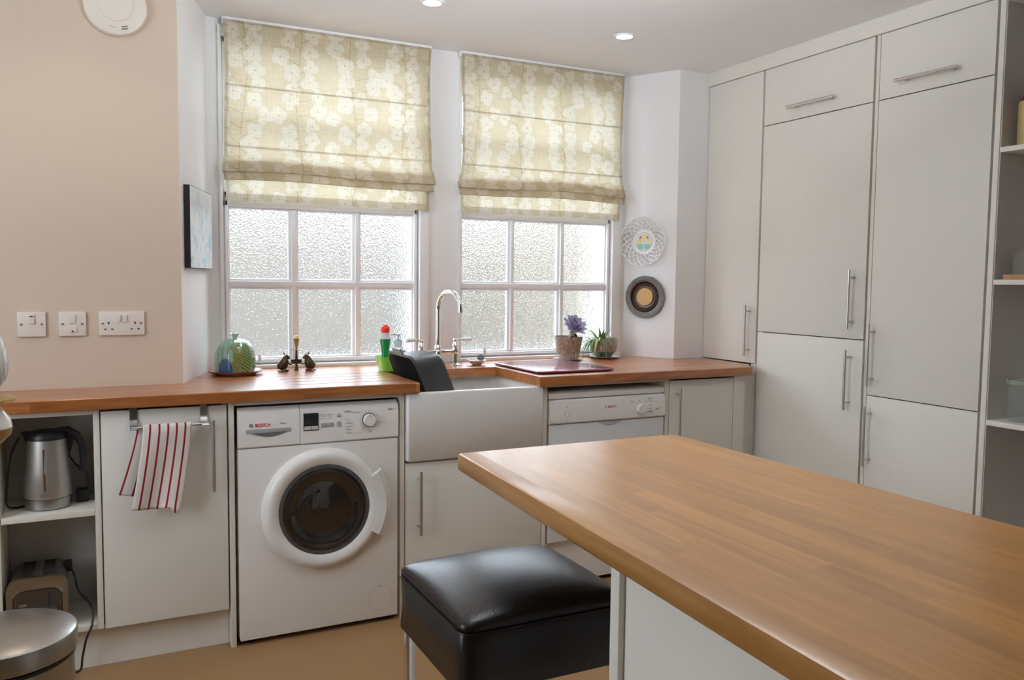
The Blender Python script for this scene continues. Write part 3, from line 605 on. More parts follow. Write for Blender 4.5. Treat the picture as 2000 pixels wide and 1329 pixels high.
# picture on the left reveal
RL = Vector((.145, .435, 0)).normalized(); NL = Vector((RL.y, -RL.x, 0))
o0 = Vector((-.747, .265, 0))
def wallframe(o, d, n):        # local x along the wall, y into the wall, z up
    m = Matrix.Identity(4); m.col[0] = (*d, 0); m.col[1] = (*(-n), 0); m.col[2] = (0, 0, 1, 0); m.translation = o; return m
ML = wallframe(o0, RL, NL)
pc = thing('canvas_picture', 'pale blue picture with dark edges on the window recess left side', 'picture', ML @ Vector((.22, -.01, 1.48)))
sb = B(); sb.box(.045, .415, -.022, -.002, 1.332, 1.636); sb.xform(ML).make('canvas', mat('dark_canvas_edge', (.02, .015, .02), .6), pc)
def painted(name, w, h, nx, nz, fn, M, mtl, parent):
    U, V = np.meshgrid(np.linspace(0, 1, nx), np.linspace(0, 1, nz)); col = np.concatenate([fn(U, V), np.ones((nz, nx, 1))], -1)
    b = B(); b.grid([[(u*w, 0, v*h) for u in np.linspace(0, 1, nx)] for v in np.linspace(0, 1, nz)]); b.xform(M); o = b.make(name, mtl, parent)
    at = o.data.color_attributes.new('print', 'FLOAT_COLOR', 'POINT'); at.data.foreach_set('color', col.reshape(-1)); return o
def picfn(U, V):
    r = np.random.RandomState(4); c = np.ones((*U.shape, 3))*np.array([.72, .80, .82])
    for _ in range(26):
        x, z, w_, h_ = r.rand(), r.rand()*.75, .03+r.rand()*.16, .02+r.rand()*.14; k = .5+r.rand()*.4
        mk = (abs(U-x) < w_/2) & (abs(V-z) < h_/2); c[mk] = c[mk]*(1-.5*k)+np.array([.25, .52, .66])*.5*k
    for _ in range(12):
        x, z = r.rand(), r.rand()*.9; mk = (abs(U-x) < .012) & (abs(V-z) < .03); c[mk] = (.25, .35, .5)
    mk = (((U-.32)/.28)**2+((V-.78)/.07)**2 < 1); c[mk] = (.62, .72, .74); mk = (abs(U-.35) < .09) & (abs(V-.89) < .06); c[mk] = (.60, .66, .66); return c
painted('picture_face', .366, .30, 60, 60, picfn, ML @ Matrix.Translation((.047, -.0226, 1.334)), vcol_mat('picture_print', .35), pc)
# plates on the right reveal
DR = Vector((.142, -.253, 0)).normalized(); NR = Vector((DR.y, -DR.x, 0)); NR = NR if NR.x < 0 else -NR
def disc_fn(parent, name, c, r, fn, mtl, off, seg=56, nr=22):
    M = wallframe(Vector(c), DR, NR); b = B(); vs = [[b.bm.verts.new(M @ Vector((r*k/nr*math.cos(2*PI*i/seg), -off, r*k/nr*math.sin(2*PI*i/seg)))) for i in range(seg)] for k in range(1, nr+1)]
    c0 = b.bm.verts.new(M @ Vector((0, -off, 0))); cols = []
    for i in range(seg): b.bm.faces.new((c0, vs[0][i], vs[0][(i+1) % seg]))
    for A, C in zip(vs, vs[1:]):
        for i in range(seg): b.bm.faces.new((A[i], A[(i+1) % seg], C[(i+1) % seg], C[i]))
    uv = [(k/nr*math.cos(2*PI*i/seg), k/nr*math.sin(2*PI*i/seg)) for k in range(1, nr+1) for i in range(seg)]+[(0, 0)]
    o = b.make(name, mtl, parent); at = o.data.color_attributes.new('print', 'FLOAT_COLOR', 'POINT')
    for i, p in enumerate(uv): at.data[i].color = (*fn(*p), 1)
    return o
C1 = Vector((1.5255, .601, 1.5085))
pl = thing('lattice_plate', 'white openwork lattice plate with yellow flowers, upper of two wall plates', 'plate', C1)
M1 = wallframe(C1, DR, NR); b = B()
NLOOP = 20
for s_ in (1, -1):
    for k in range(NLOOP):
        a0 = 2*PI*k/NLOOP; pts = []
        for i in range(9):
            t_ = i/8; r = .062+t_*.060; a = a0+s_*t_*.62; pts.append(M1 @ Vector((r*math.cos(a), -(.006+.020*t_+(.0012 if s_ > 0 else 0)), r*math.sin(a))))
        b.tube(pts, .0029, 6)
rim = []
for i in range(NLOOP*6+1):
    a = 2*PI*i/(NLOOP*6); r = .1235+.0035*abs(math.sin(a*NLOOP/2)); rim.append(M1 @ Vector((r*math.cos(a), -.027, r*math.sin(a))))
b.tube(rim, .0034, 6); b.make('lattice_rim', PORC, pl, smooth=True)
B().lathe([(.066, .008), (.064, .010), (.058, .0065), (.052, .006), (0, .006), ], C1, 48, NR).lathe([(.066, .008), (.060, .002), (0, .002)], C1, 48, NR).make('well', PORC, pl, smooth=True)
def fl(u, v):
    c = (.82, .84, .84)
    for x, y, r in ((-.5, .0, .3), (.48, .08, .3), (0, .52, .3)):
        d = math.hypot(u-x, v-y)
        if d < r: c = (.80, .60, .22) if d > .12 else (.85, .72, .4)
    if v < -.25 and abs(abs(u)-.35) < .25+.3*(v+.9) and v > -.8: c = (.25, .58, .50)
    if abs(u) < .12 and -.7 < v < .2: c = (.50, .70, .74)
    if abs(abs(u)-.42) < .12 and .3 < v < .62: c = (.30, .22, .32)
    if math.hypot(u, v) > .93: c = (.5, .5, .58)
    return c
disc_fn(pl, 'flower_print', C1, .048, fl, vcol_mat('plate_print', .15, coat=.4), .0068)
C2 = Vector((1.5325, .589, 1.2225))
pl = thing('copper_plate', 'dark embossed metal plate with a golden middle, lower of two wall plates', 'plate', C2)
EMB = mat('embossed_pewter', (.13, .115, .105), .38, .75, bump=1, bscale=130, var=.4, vscale=90)
B().lathe([(.0, .004), (.082, .004), (.1075, .012), (.1095, .014), (.1085, .016), (.100, .015), (.082, .0155), (.078, .012), (.072, .006), (.0, .005)], C2, 64, NR).make('dish', EMB, pl, smooth=True, angle=60)
B().lathe([(.080, .0154), (.078, .0125), (.0715, .0065), (.062, .0063), (.060, .0085), (.058, .0088)], C2, 64, NR).make('inner_band', mat('dark_copper', (.06, .03, .018), .25, .8), pl, smooth=True)
b = B().lathe([(.046, .006), (.045, .0105), (.042, .012), (0, .012)], C2, 40, NR); b.make('medallion_edge', mat('copper_gold', (.55, .32, .12), .35, .7), pl, smooth=True)
def med(u, v):
    n = math.sin(u*23+v*9)*math.cos(v*19-u*7); return (.46+.1*n, .27+.09*n, .11+.05*n) if math.hypot(u*.9, v+.1) < .7 else (.45, .25, .08)
disc_fn(pl, 'medallion', C2, .042, med, vcol_mat('medallion_print', .4, metal=.4, bump=.6, bscale=120), .0125)

# ------------------------------------------------------------------ kettle, toaster, bin
kt = thing('electric_kettle', 'brushed steel jug kettle with black handle on the upper shelf', 'kettle', (-1.178, .115, .541))
kc = (-1.180, .112)
B().lathe([(.064, .001), (.068, .004), (.0705, .036)], (*kc, .541), 40).make('power_base', STEEL, kt, smooth=True)
B().lathe([(.0695, .0375), (.0708, .041), (.066, .13), (.0585, .225), (.058, .229), (.050, .230)], (*kc, .541), 40).make('body', mat('satin_grey_steel', (.44, .425, .40), .40, .85, bump=.05, bscale=300), kt, smooth=True)
B().lathe([(.0597, .226), (.060, .236), (.050, .250), (.02, .256), (0, .256)], (*kc, .541), 32).make('lid', BLACKP, kt, smooth=True)
B().prism([(-.072, .250), (-.030, .252), (-.030, .222), (-.056, .192), (-.060, .222)], -.012, .012, 'y').xform(Matrix.Translation((*kc, .541))).make('spout', BLACKP, kt)
hp = [(.030, 0, .250), (.062, 0, .250), (.088, 0, .232), (.101, 0, .195), (.104, 0, .15), (.098, 0, .110)]
B().tube([(kc[0]+p[0], kc[1], .541+p[2]) for p in hp], [.012, .015, .015, .013, .012, .009], 12, flat=.8).prism([(kc[0]+.028, .541+.24), (kc[0]+.085, .541+.242), (kc[0]+.062, .541+.155), (kc[0]+.055, .541+.155)], kc[1]-.012, kc[1]+.012, 'y').make('handle', BLACKP, kt, smooth=True)
kd = Vector((-.01, -1, 0)).normalized(); 
b = B(); rings_ = []
for z in (.065, .20): 
    r = .0695-(z-.06)*.075; rings_.append([(kc[0]-.006+dx_, kc[1]-r-.0012+dy_, .541+z) for dx_, dy_ in ((-.0035, 0), (.0035, 0), (.0035, .004), (-.0035, .004))])
b.rings(rings_).make('water_gauge', mat('gauge_amber', (.10, .06, .03), .2), kt)
for i in range(6): 
    z = .541+.075+i*.02; r = .0695-(z-.601)*.075; sbox('marking', INK, kc[0]+.006, kc[0]+.012, kc[1]-r-.0022, kc[1]-r+.004, z, z+.001, parent=kt)
text(kt, 'SIEMENS', (kc[0]-.004, kc[1]-.0712, .541+.050), .0085, INK, bold=.0004)
cord = [(-1.235, .13, .548), (-1.275, .10, .549), (-1.293, .07, .57), (-1.290, .07, .64), (-1.283, .08, .70), (-1.272, .09, .745), (-1.255, .10, .780)]
def smooth_path(p, n=8):
    P = [Vector(q) for q in p]; out = []
    for i in range(len(P)-1):
        p0, p1, p2, p3 = P[max(i-1, 0)], P[i], P[i+1], P[min(i+2, len(P)-1)]
        for k in range(n):
            t = k/n; out.append(.5*((2*p1)+(p2-p0)*t+(2*p0-5*p1+4*p2-p3)*t*t+(3*p1-p0-3*p2+p3)*t**3))
    return out+[P[-1]]
B().tube(smooth_path(cord), .0032, 8).tube(smooth_path([(-1.13, .16, .72), (-1.10, .14, .67), (-1.068, .12, .64), (-1.062, .13, .60), (-1.075, .14, .57)]), .0032, 8).make('cord', BLACKP, kt, smooth=True)
sbox('plug', BLACKP, -1.100, -1.060, .12, .165, .5425, .585, parent=kt, bev=.008)
TC = -1.212
ts = thing('toaster', 'steel two-slot toaster on the lower shelf behind the bin', 'toaster', (TC, .13, .160))
def tsec(w, h, r, y, z0=.165): return [(TC+x, y, z0+z) for x, z in rrect(-w/2, w/2, 0, h, r, 6)]
b = B(); b.rings([tsec(.150, .165, .03, .012), tsec(.160, .170, .035, .03), tsec(.160, .172, .035, .20), tsec(.15, .165, .03, .218)]).make('shell', mat('toaster_side', (.30, .28, .26), .35, .9), ts, smooth=True)
b = B(); b.rings([tsec(.172, .178, .042, .018), tsec(.176, .182, .044, .010), tsec(.172, .178, .042, .000), tsec(.140, .146, .030, -.001), tsec(.130, .136, .025, .006), tsec(.128, .134, .025, .0085)]).make('front_frame', STEEL, ts, smooth=True, angle=50)
for x in (-.048, .012): 
    b = B(); b.box(TC+x, TC+x+.034, .05, .19, .3365, .3385); b.make('slot', DARK, ts)
B().prism([(TC+x, .1665+z) for x, z in rrect(-.062, .062, .008, .132, .022)], .0065, .0086, 'y').make('front_panel', mat('dark_front_steel', (.13, .115, .10), .35, .8), ts)
sbox('lever_track', DARK, TC+.028, TC+.034, .0055, .0125, .19, .285, parent=ts); sbox('lever', mat('lever_dark_steel', (.25, .24, .23), .3, .9), TC+.010, TC+.054, -.014, .012, .236, .244, parent=ts, bev=.003)
for i in range(4): sbox('button', mat('button_steel', (.4, .38, .36), .3, .9), TC-.052, TC-.030, .002, .012, .200+.017*i, .209+.017*i, parent=ts, bev=.002)
for x in (-.06, .06):
    for y in (.04, .19): sbox('foot', BLACKP, TC+x-.01, TC+x+.01, y-.01, y+.01, .160, .166, parent=ts)
B().tube(smooth_path([(-1.130, .17, .325), (-1.112, .12, .300), (-1.10, .09, .255), (-1.075, .06, .228), (-1.058, .025, .205), (-1.060, -.006, .165), (-1.078, -.010, .12), (-1.090, .0, .06), (-1.098, .01, .012), (-1.13, .02, .006)]), .0036, 8).make('cord', BLACKP, ts, smooth=True)
sbox('plug', BLACKP, -1.143, -1.118, .15, .185, .300, .335, parent=ts, bev=.006)
BC = (-1.213, -.985)
bn = thing('pedal_bin', 'round brushed steel pedal bin in front of the open shelf unit', 'bin', (*BC, 0))
B().lathe([(0, .004), (.128, .004), (.130, .02), (.130, .495), (.126, .497)], (*BC, 0), 56).make('body', STEEL, bn, smooth=True)
B().lathe([(.132, .0), (.132, .022)], (*BC, 0), 48).make('base_ring', BLACKP, bn, smooth=True)
B().lathe([(.131, .4945), (.1335, .497), (.1335, .503), (.131, .505)], (*BC, 0), 56).make('seal_ring', BLACKP, bn, smooth=True)
B().lathe([(.1345, .507), (.1375, .508), (.138, .540), (.1355, .548), (.128, .552), (.09, .560), (.04, .565), (0, .566)], (*BC, 0), 64).make('lid', STEEL, bn, smooth=True, angle=25)
sbox('pedal', BLACKP, BC[0]-.03, BC[0]+.03, BC[1]-.175, BC[1]-.128, .010, .022, parent=bn, bev=.003)

# ------------------------------------------------------------------ towel rail and towel
tr = thing('towel_rail', 'over-door chrome towel rail hooked on the left base cabinet door', 'towel rail', (-.815, -.03, .86))
for x in (-.925, -.708):
    b = B(); r = .018
    pts = [(.0185, .866), (-.002, .866), (-.004, .83), (-.018, .812), (-.035, .804), (-.052, .806), (-.055, .815), (-.055, .809), (-.052, .801), (-.035, .799), (-.016, .807), (-.0015, .828)]
    s1 = [(-.0028, .8665), (-.0028, .832), (-.010, .815), (-.025, .803), (-.045, .800), (-.060, .806)]; s2 = [(-.058, .809), (-.045, .8025), (-.026, .8055), (-.012, .817), (-.0048+.0, .833), (-.0044, .8682), (.019, .8682), (.019, .8665)]
    b.prism(s1+s2, x-.011, x+.011, 'x'); b.make('hook', mat('dark_chrome', (.30, .30, .33), .2, 1) if x < -.8 else STEEL, tr, smooth=True, angle=30)
B().tube([(-.935, -.052, .8085), (-.698, -.052, .8085)], .0048, 12).make('rail', CHROME, tr, smooth=True)
TW = mat('white_towelling', (.78, .72, .68), .95, bump=.8, bscale=900); TRD = mat('red_stripe', (.27, .008, .014), .95, bump=.8, bscale=900)
tw = thing('striped_towel', 'white tea towel with red stripes hanging over the chrome rail', 'towel', (-.85, -.055, .54))
def towel(front, xt, xb, zb_, stripes, nz=26):
    w_ = .0205; us = [0.]
    for s_ in stripes: us += [max(0, s_-w_), min(1, s_+w_)]
    us = sorted(set(us+[1.]+[i/24 for i in range(25) if all(abs(i/24-s_) > w_+.005 for s_ in stripes)]))
    col = lambda j: 1 if any(abs((us[j]+us[j+1])/2-s_) < w_ for s_ in stripes) else 0
    rows_ = []
    path = [(-.0590, .806), (-.0585, .812), (-.0555, .8155), (-.052, .817), (-.0485, .8155), (-.0455, .811)] if front else [(-.0445, .808)]
    for (y, z) in (reversed(path) if front else path): rows_.append([(xt[0]+(xt[1]-xt[0])*u, y, z) for u in us])
    for i in range(1, nz+1):
        t = i/nz; row = []
        for u in us:
            xa = xt[0]+(xt[1]-xt[0])*u; xbb = xb[0]+(xb[1]-xb[0])*u; zb2 = zb_[0]+(zb_[1]-zb_[0])*u; tt = t
            y = (-.060 if front else -.040)-(.006*math.sin(u*9+.6)*t+.004*math.sin(u*4+t*3))*(1 if front else .5)
            x = xa+(xbb-xa)*(t**1.25); z = .806+(zb2-.806)*t
            if front and t > .93 and u > .6: y -= .012*math.sin((u-.6)/.4*PI*2)**2*(t-.93)/.07; z += .010*math.sin((u-.6)/.4*PI*2)*(t-.93)/.07
            row.append((x, y, z))
        rows_.append(row)
    b = B(); b.grid(rows_, mf=lambda i, j: col(j)); return b, None
b, _ = towel(True, (-.899, -.751), (-.938, -.789), (.543, .530), (.145, .333, .513, .69, .867)); o = b.make('front_fold', [TW, TRD], tw, smooth=True, angle=80)
b, _ = towel(False, (-.916, -.790), (-.974, -.82), (.592, .56), (.02, .26, .50, .74)); o2 = b.make('back_fold', [TW, TRD], tw, smooth=True, angle=80)
for q in (o, o2):
    md = q.modifiers.new('thickness', 'SOLIDIFY'); md.thickness = .0022; md.offset = 0

# ------------------------------------------------------------------ stool
st = thing('bar_stool', 'black leather cushioned bar stool tucked under the island', 'stool', (-.29, -1.485, 0))
sx0, sx1, sy0, sy1, sz0, sz1 = -.462, -.108, -1.665, -1.308, .556, .684
N = 22; rings_ = []
def sq(ins, z, puff=0, bul=0):
    out = []; r = max(.022-ins*.2, .010)
    for x, y in rrect(sx0+ins, sx1-ins, sy0+ins, sy1-ins, r, 4):
        u_, v_ = (x-(sx0+sx1)/2)/((sx1-sx0)/2), (y-(sy0+sy1)/2)/((sy1-sy0)/2)
        out.append((x, y, z+puff*max(0, (1-u_*u_))*max(0, (1-v_*v_))))
    return out
def dense(poly, n=6):
    out = []
    for i in range(len(poly)):
        a, c = Vector(poly[i]), Vector(poly[(i+1) % len(poly)]); k = n if i % 5 == 4 else 1
        out += [a.lerp(c, j/k) for j in range(k)]
    return out
def ring_at(ins, z, H=0):
    out = []
    for p in dense([(x, y, z) for x, y in rrect(sx0+ins, sx1-ins, sy0+ins, sy1-ins, max(.024-ins*.15, .006), 4)], 10):
        u_, v_ = (p.x-(sx0+sx1)/2)/((sx1-sx0)/2), (p.y-(sy0+sy1)/2)/((sy1-sy0)/2); out.append((p.x, p.y, z+H*(max(0, 1-abs(u_)**2.2)*max(0, 1-abs(v_)**2.2))**.75))
    return out
b = B(); b.rings([ring_at(.004, sz0), ring_at(0, sz0+.004), ring_at(.003, sz0+.06), ring_at(.001, sz1-.014), ring_at(.004, sz1-.0125), ring_at(.001, sz1-.010), ring_at(.001, sz1-.002), ring_at(.005, sz1+.004), ring_at(.012, sz1+.006, .028), ring_at(.03, sz1+.007, .030), ring_at(.06, sz1+.007, .030), ring_at(.10, sz1+.007, .030), ring_at(.14, sz1+.007, .030), ring_at(.165, sz1+.007, .030)])
b.make('seat', LEATHER, st, smooth=True, angle=70)
b = B(); pr = [Vector(p) for p in ring_at(-.0008, sz1-.0125)]; b.tube(pr+[pr[0]], .0018, 6); b.make('piping', LEATHER, st, smooth=True)
lx = (sx0+.020, sx1-.020); ly = (sy0+.022, sy1-.022)
for x in lx:
    for y in ly: B().box(x-.010, x+.010, y-.010, y+.010, 0, sz0+.002, .003).make('leg', CHROME, st, smooth=True)
b = B(); b.tube([(lx[0], ly[0], .20), (lx[1], ly[0], .20)], .008, 10).tube([(lx[0], ly[1], .20), (lx[1], ly[1], .20)], .008, 10).tube([(lx[0], ly[0], .20), (lx[0], ly[1], .20)], .008, 10).tube([(lx[1], ly[0], .20), (lx[1], ly[1], .20)], .008, 10).make('footrest', CHROME, st, smooth=True)

# ------------------------------------------------------------------ green dome on its plate
gx, gy = -.531, .50
tag(B().lathe([(0, .004), (.07, .002), (.078, .0), (.082, .004), (.104, .014), (.106, .018), (.100, .017), (.080, .010), (0, .009)], (gx, gy, WT), 56).make('pottery_plate', mat('brown_pink_glaze', (.30, .14, .12), .22, coat=.4, var=.45, vscale=50), None, smooth=True, org=(gx, gy, WT)), 'brownish pink pottery plate under the green dome', 'plate')
dm = thing('cheese_dome', 'green and blue glazed pottery dome with a flower knob', 'dome', (gx, gy, WT+.011))
prof = [(.0745, 0), (.0775, .004), (.079, .03), (.0785, .06), (.076, .08), (.068, .104), (.055, .121), (.035, .131), (.016, .134), (0, .134)]
o = B().lathe(prof, (gx, gy, WT+.011), 260).bm; b = B(); b.bm.free(); b.bm = o
bmesh.ops.subdivide_edges(b.bm, edges=[e for e in b.bm.edges if abs(e.verts[0].co.z-e.verts[1].co.z) > .001], cuts=6)
ob = b.make('cover', vcol_mat('green_glaze', .14, coat=.6), dm, smooth=True, angle=80)
n_ = len(ob.data.vertices); co = np.empty(n_*3); ob.data.vertices.foreach_get('co', co); co = co.reshape(-1, 3)
an = np.degrees(np.arctan2(co[:, 1], co[:, 0])); z = co[:, 2]
c = np.ones((n_, 4)); A = np.array([.20, .36, .27]); Bc = np.array([.14, .20, .055]); base = A[None, :]*np.ones((n_, 1))
wob = 6*np.sin(z*70)+3*np.sin(z*190+1)
fz = z/.12; streak = (np.sin(an*2.1+10*np.sin(z*45)+z*60) > .55); base = base*(.9+.18*np.sin(an*.35+z*30))[:, None]; base[streak] *= 1.45
L1 = (an+wob > -108) & (an+wob < -78) & (fz < .93+.05*np.sin(an)); L2 = (an+wob >= -78) & (an+wob < -28) & (fz < .95-.0002*(an+60)**2)
v1 = np.sin(an*2.9+6*np.sin(z*38)) > .5; base[L1] = (.115, .135, .03); base[L1 & v1] = (.30, .31, .12)
cen = -52+8*np.sin(z*28); v2 = np.sin((z*520)-np.abs(an-cen)*.42) > .35; base[L2] = (.035, .10, .03); base[L2 & v2] = (.25, .33, .12); base[L2 & (np.abs(an-cen) < 1.4)] = (.33, .38, .18)
d1 = ((an+128)/24)**2+((z-.0)/.058)**2 < 1; d2 = ((an+14)/20)**2+((z)/.052)**2 < 1; base[d1 | d2] = (.015, .09, .20)
c[:, :3] = np.clip(base, 0.01, 1); at = ob.data.color_attributes.new('print', 'FLOAT_COLOR', 'POINT'); at.data.foreach_set('color', c.ravel())
kb = B(); rings_ = []
for (r, z_) in ((.011, .132), (.009, .138), (.011, .145), (.017, .150), (.0195, .1535), (.015, .153), (.006, .148)):
    rings_.append([(gx+r*(1+(.16 if z_ > .149 else 0)*math.cos(6*2*PI*i/36))*math.cos(2*PI*i/36), gy+r*(1+(.16 if z_ > .149 else 0)*math.cos(6*2*PI*i/36))*math.sin(2*PI*i/36), WT+.011+z_+(.0025*math.cos(6*2*PI*i/36) if z_ > .149 else 0)) for i in range(36)])
kb.rings(rings_).make('flower_knob', mat('pale_green_glaze', (.55, .60, .52), .15, coat=.5), dm, smooth=True)

# ------------------------------------------------------------------ candlestick held by two mice
mx_, my_ = -.276, .555
cs = thing('mouse_candlestick', 'bronze candlestick with two mice holding the stem', 'candlestick', (mx_, my_, WT))
B().lathe([(.010, .001), (.006, .012), (.0045, .03), (.006, .05), (.0045, .07), (.004, .088)], (mx_, my_, WT), 20).make('stem', BRONZE, cs, smooth=True)
B().lathe([(.004, .0855), (.026, .0870), (.027, .0890), (.004, .0880)], (mx_, my_, WT), 32).make('drip_tray', mat('pale_tin', (.6, .6, .6), .2, 1), cs, smooth=True)
B().lathe([(.004, .088), (.005, .100), (.010, .118), (.0145, .136), (.012, .1365), (.008, .125)], (mx_, my_, WT), 24).make('candle_cup', BRASS, cs, smooth=True)
B().box(mx_-.022, mx_+.022, my_-.003, my_+.003, WT+.028, WT+.048, .002).make('cross_bar', BRONZE, cs)
for s in (-1, 1):
    cx = mx_+s*.050
    sp = [(cx+s*.018, my_, WT+.006), (cx+s*.014, my_, WT+.014), (cx+s*.006, my_, WT+.026), (cx-s*.001, my_, WT+.042), (cx-s*.004, my_, WT+.056), (cx-s*.009, my_, WT+.060), (cx-s*.018, my_, WT+.055), (cx-s*.024, my_, WT+.052)]
    mb = B().tube(sp, [.010, .020, .0225, .018, .0115, .0125, .007, .002], 16).make('mouse', BRONZE, cs, smooth=True)
    for dy in (-.007, .007):
        B().lathe([(.0, -.001), (.0055, -.001), (.0065, .001), (.0, .001)], (cx+s*.000, my_+dy, WT+.073), 14, (-s*1, dy*30, .2)).make('ear', BRONZE, mb, smooth=True)
        B().tube([(cx-s*.010, my_+dy, WT+.036), (cx-s*.024, my_+dy*.8, WT+.028), (cx-s*.038, my_+dy*.4, WT+.034)], [.005, .0035, .003], 8).make('arm', BRONZE, mb, smooth=True)
    B().tube([(cx+s*.010, my_-.012, WT+.005), (cx-s*.004, my_-.014, WT+.004), (cx-s*.016, my_-.012, WT+.004)], [.006, .005, .003], 8).make('foot', BRONZE, mb, smooth=True)
    B().tube(smooth_path([(cx+s*.024, my_, WT+.005), (cx+s*.03, my_-.01, WT+.003), (cx+s*.02, my_-.024, WT+.003), (cx+s*.004, my_-.026, WT+.003)], 5), .0018, 6).make('tail', BRONZE, mb, smooth=True)
tag(B().lathe([(.0115, .130), (.0125, .142), (.010, .1485), (.003, .1475), (0, .149)], (mx_, my_, WT), 20).make('candle_stub', mat('ivory_wax', (.85, .76, .50), .4), None, smooth=True, org=(mx_, my_, WT+.13)), 'short ivory candle stub in the bronze candlestick', 'candle')

# ------------------------------------------------------------------ washing-up things
GRN = clearish('lime_plastic', (.42, .80, .14), .45)
cdx, cdy = .085, .41
cd = thing('sink_caddy', 'translucent lime green sink caddy on the draining grooves', 'caddy', (cdx+.02, cdy, WT))
b = B(); pl_ = lambda s, z: [(cdx+.018+x*s, cdy+y*s, z) for x, y in rrect(-.068, .072, -.045, .06, .02)]
b.rings([pl_(.80, WT+.001), pl_(.9, WT+.03), pl_(1.0, WT+.062), pl_(.97, WT+.062), pl_(.86, WT+.03), pl_(.76, WT+.005)]).make('tray', GRN, cd, smooth=True)
B().box(cdx-.012, cdx-.009, cdy-.035, cdy+.05, WT+.006, WT+.055).make('divider', GRN, cd)
gb = thing('washing_up_bottle', 'green washing-up liquid bottle with a red cap in the lime caddy', 'bottle', (.068, .415, WT+.007))
g0 = (.068, .415, WT+.007)
B().lathe([(0, .0), (.021, .0), (.023, .004), (.020, .04), (.0165, .07), (.0185, .095), (.0235, .120), (.0235, .128)], g0, 32, sy=.75).make('liquid', mat('green_liquid', (.0, .22, .055), .1, coat=.8, spec=.7), gb, smooth=True)
B().lathe([(.0238, .1285), (.0232, .134), (.018, .148), (.0165, .157), (.014, .160)], g0, 32, sy=.75).make('bottle_neck', clearish('clear_plastic', (.85, .85, .85), .5), gb, smooth=True)
B().lathe([(.018, .157), (.019, .160), (.0185, .178), (.014, .184), (.010, .186), (.009, .190), (0, .191)], g0, 28).make('cap', mat('red_plastic', (.75, .03, .02), .3), gb, smooth=True)
pm = thing('pump_bottle', 'clear soap pump bottle with a white pump head in the caddy', 'bottle', (.128, .425, WT+.007))
g1 = (.128, .425, WT+.007)
B().lathe([(0, 0), (.024, 0), (.026, .004), (.026, .075), (.022, .088), (.015, .096)], g1, 28).make('bottle', clearish('soap_clear', (.80, .84, .92), .55), pm, smooth=True)
B().lathe([(.016, .096), (.017, .098), (.017, .120), (.014, .122)], g1, 24).make('collar', mat('pale_blue_white', (.75, .80, .88), .35), pm, smooth=True)
b = B(); b.lathe([(.014, .121), (.0148, .1215), (.0148, .1245), (.006, .125)], g1, 24, m=1); b.lathe([(.005, .124), (.0055, .142), (.011, .144), (.0115, .150), (0, .152)], g1, 20); b.tube([(g1[0], g1[1], g1[2]+.147), (g1[0]-.022, g1[1], g1[2]+.148), (g1[0]-.033, g1[1], g1[2]+.145)], [.0055, .0045, .0035], 10)
b.make('pump_head', [WHITE, mat('blue_band', (.12, .25, .65), .4)], pm, smooth=True)
sbk = thing('scrubbing_brush', 'small dish brush with an orange handle in the lime caddy', 'brush', (.157, .40, WT+.01))
B().tube([(.155, .40, WT+.01), (.160, .395, WT+.05), (.168, .39, WT+.078)], [.005, .004, .005], 10).make('handle', mat('orange_plastic', (.85, .33, .12), .4), sbk, smooth=True)
B().lathe([(.0, -.006), (.012, -.006), (.013, .0), (.012, .006), (0, .006)], (.149, .402, WT+.075), 18, (1, -.5, .2)).make('brush_head', mat('grey_bristle', (.25, .25, .3), .6), sbk, smooth=True)
# washing-up bowl
WU = mat('charcoal_plastic', (.024, .024, .028), .38, bump=.04, bscale=300, spec=.6)
wb = thing('washing_up_bowl', 'dark grey washing-up bowl tipped on its side in the sink', 'bowl', (.16, .2, .64))
d_ = Vector((.93, 0, .36)).normalized(); w2 = Vector((.36, 0, -.93)).normalized()
A0 = Vector((.060, 0, .990))
MW = Matrix.Identity(4); MW.col[0] = (*w2, 0); MW.col[1] = (0, 1, 0, 0); MW.col[2] = (*d_, 0); MW.translation = A0
def wsec(ins, z, r=.04, y0=.050, y1=.350, wd=.28): return [(x, y, z) for x, y in rrect(ins, wd-ins, y0+ins, y1-ins, r, 6)]
dep = .130
b = B(); b.rings([wsec(-.012, .006), wsec(-.014, 0), wsec(-.010, -.003), wsec(.0, .0), wsec(.012, .03, .045), wsec(.034, dep-.012, .045), wsec(.050, dep-.004, .04),
    wsec(.050, dep, .04), wsec(.036, dep-.001, .045), wsec(.028, dep-.012, .045), wsec(.006, .03, .045), wsec(-.006, .006, .042)], cap=False)
for z_ in (dep, dep-.004):
    vs = [b.bm.verts.new(p) for p in wsec(.050, z_, .04)]; b.bm.faces.new(vs)
b.xform(MW).make('basin', WU, wb, smooth=True, angle=50)
b = B(); b.rings([[(x, y, z_) for x, y in ((-.012, .15), (-.012, .27), (-.034, .255), (-.034, .165))] for z_ in (-.003, .005)]).xform(MW).make('grip', WU, wb)
# dish with bits
dh = thing('soap_dish', 'small white dish by the tap holding bits and a dark cap', 'dish', (.532, .50, WT))
B().lathe([(0, .002), (.018, .001), (.022, .004), (.036, .018), (.040, .024), (.038, .0245), (.022, .010), (0, .009)], (.532, .50, WT), 32, sx=1.15).make('dish', PORC, dh, smooth=True)
tag(B().lathe([(0, -.004), (.015, -.004), (.016, 0), (.015, .004), (0, .004)], (.550, .495, WT+.034), 20, (-.3, -1, .4)).make('sink_plug', mat('navy_plastic', (.02, .02, .05), .3), None, smooth=True, org=(.55, .495, WT+.02)), 'round dark plug leaning in the small white dish', 'plug')
tag(B().tube([(.500, .50, WT+.022), (.515, .492, WT+.030), (.530, .485, WT+.018)], .003, 8).make('wire_scourer', STEEL2, None, smooth=True, org=(.515, .49, WT+.02)), 'thin silvery piece lying in the small white dish', 'scourer')

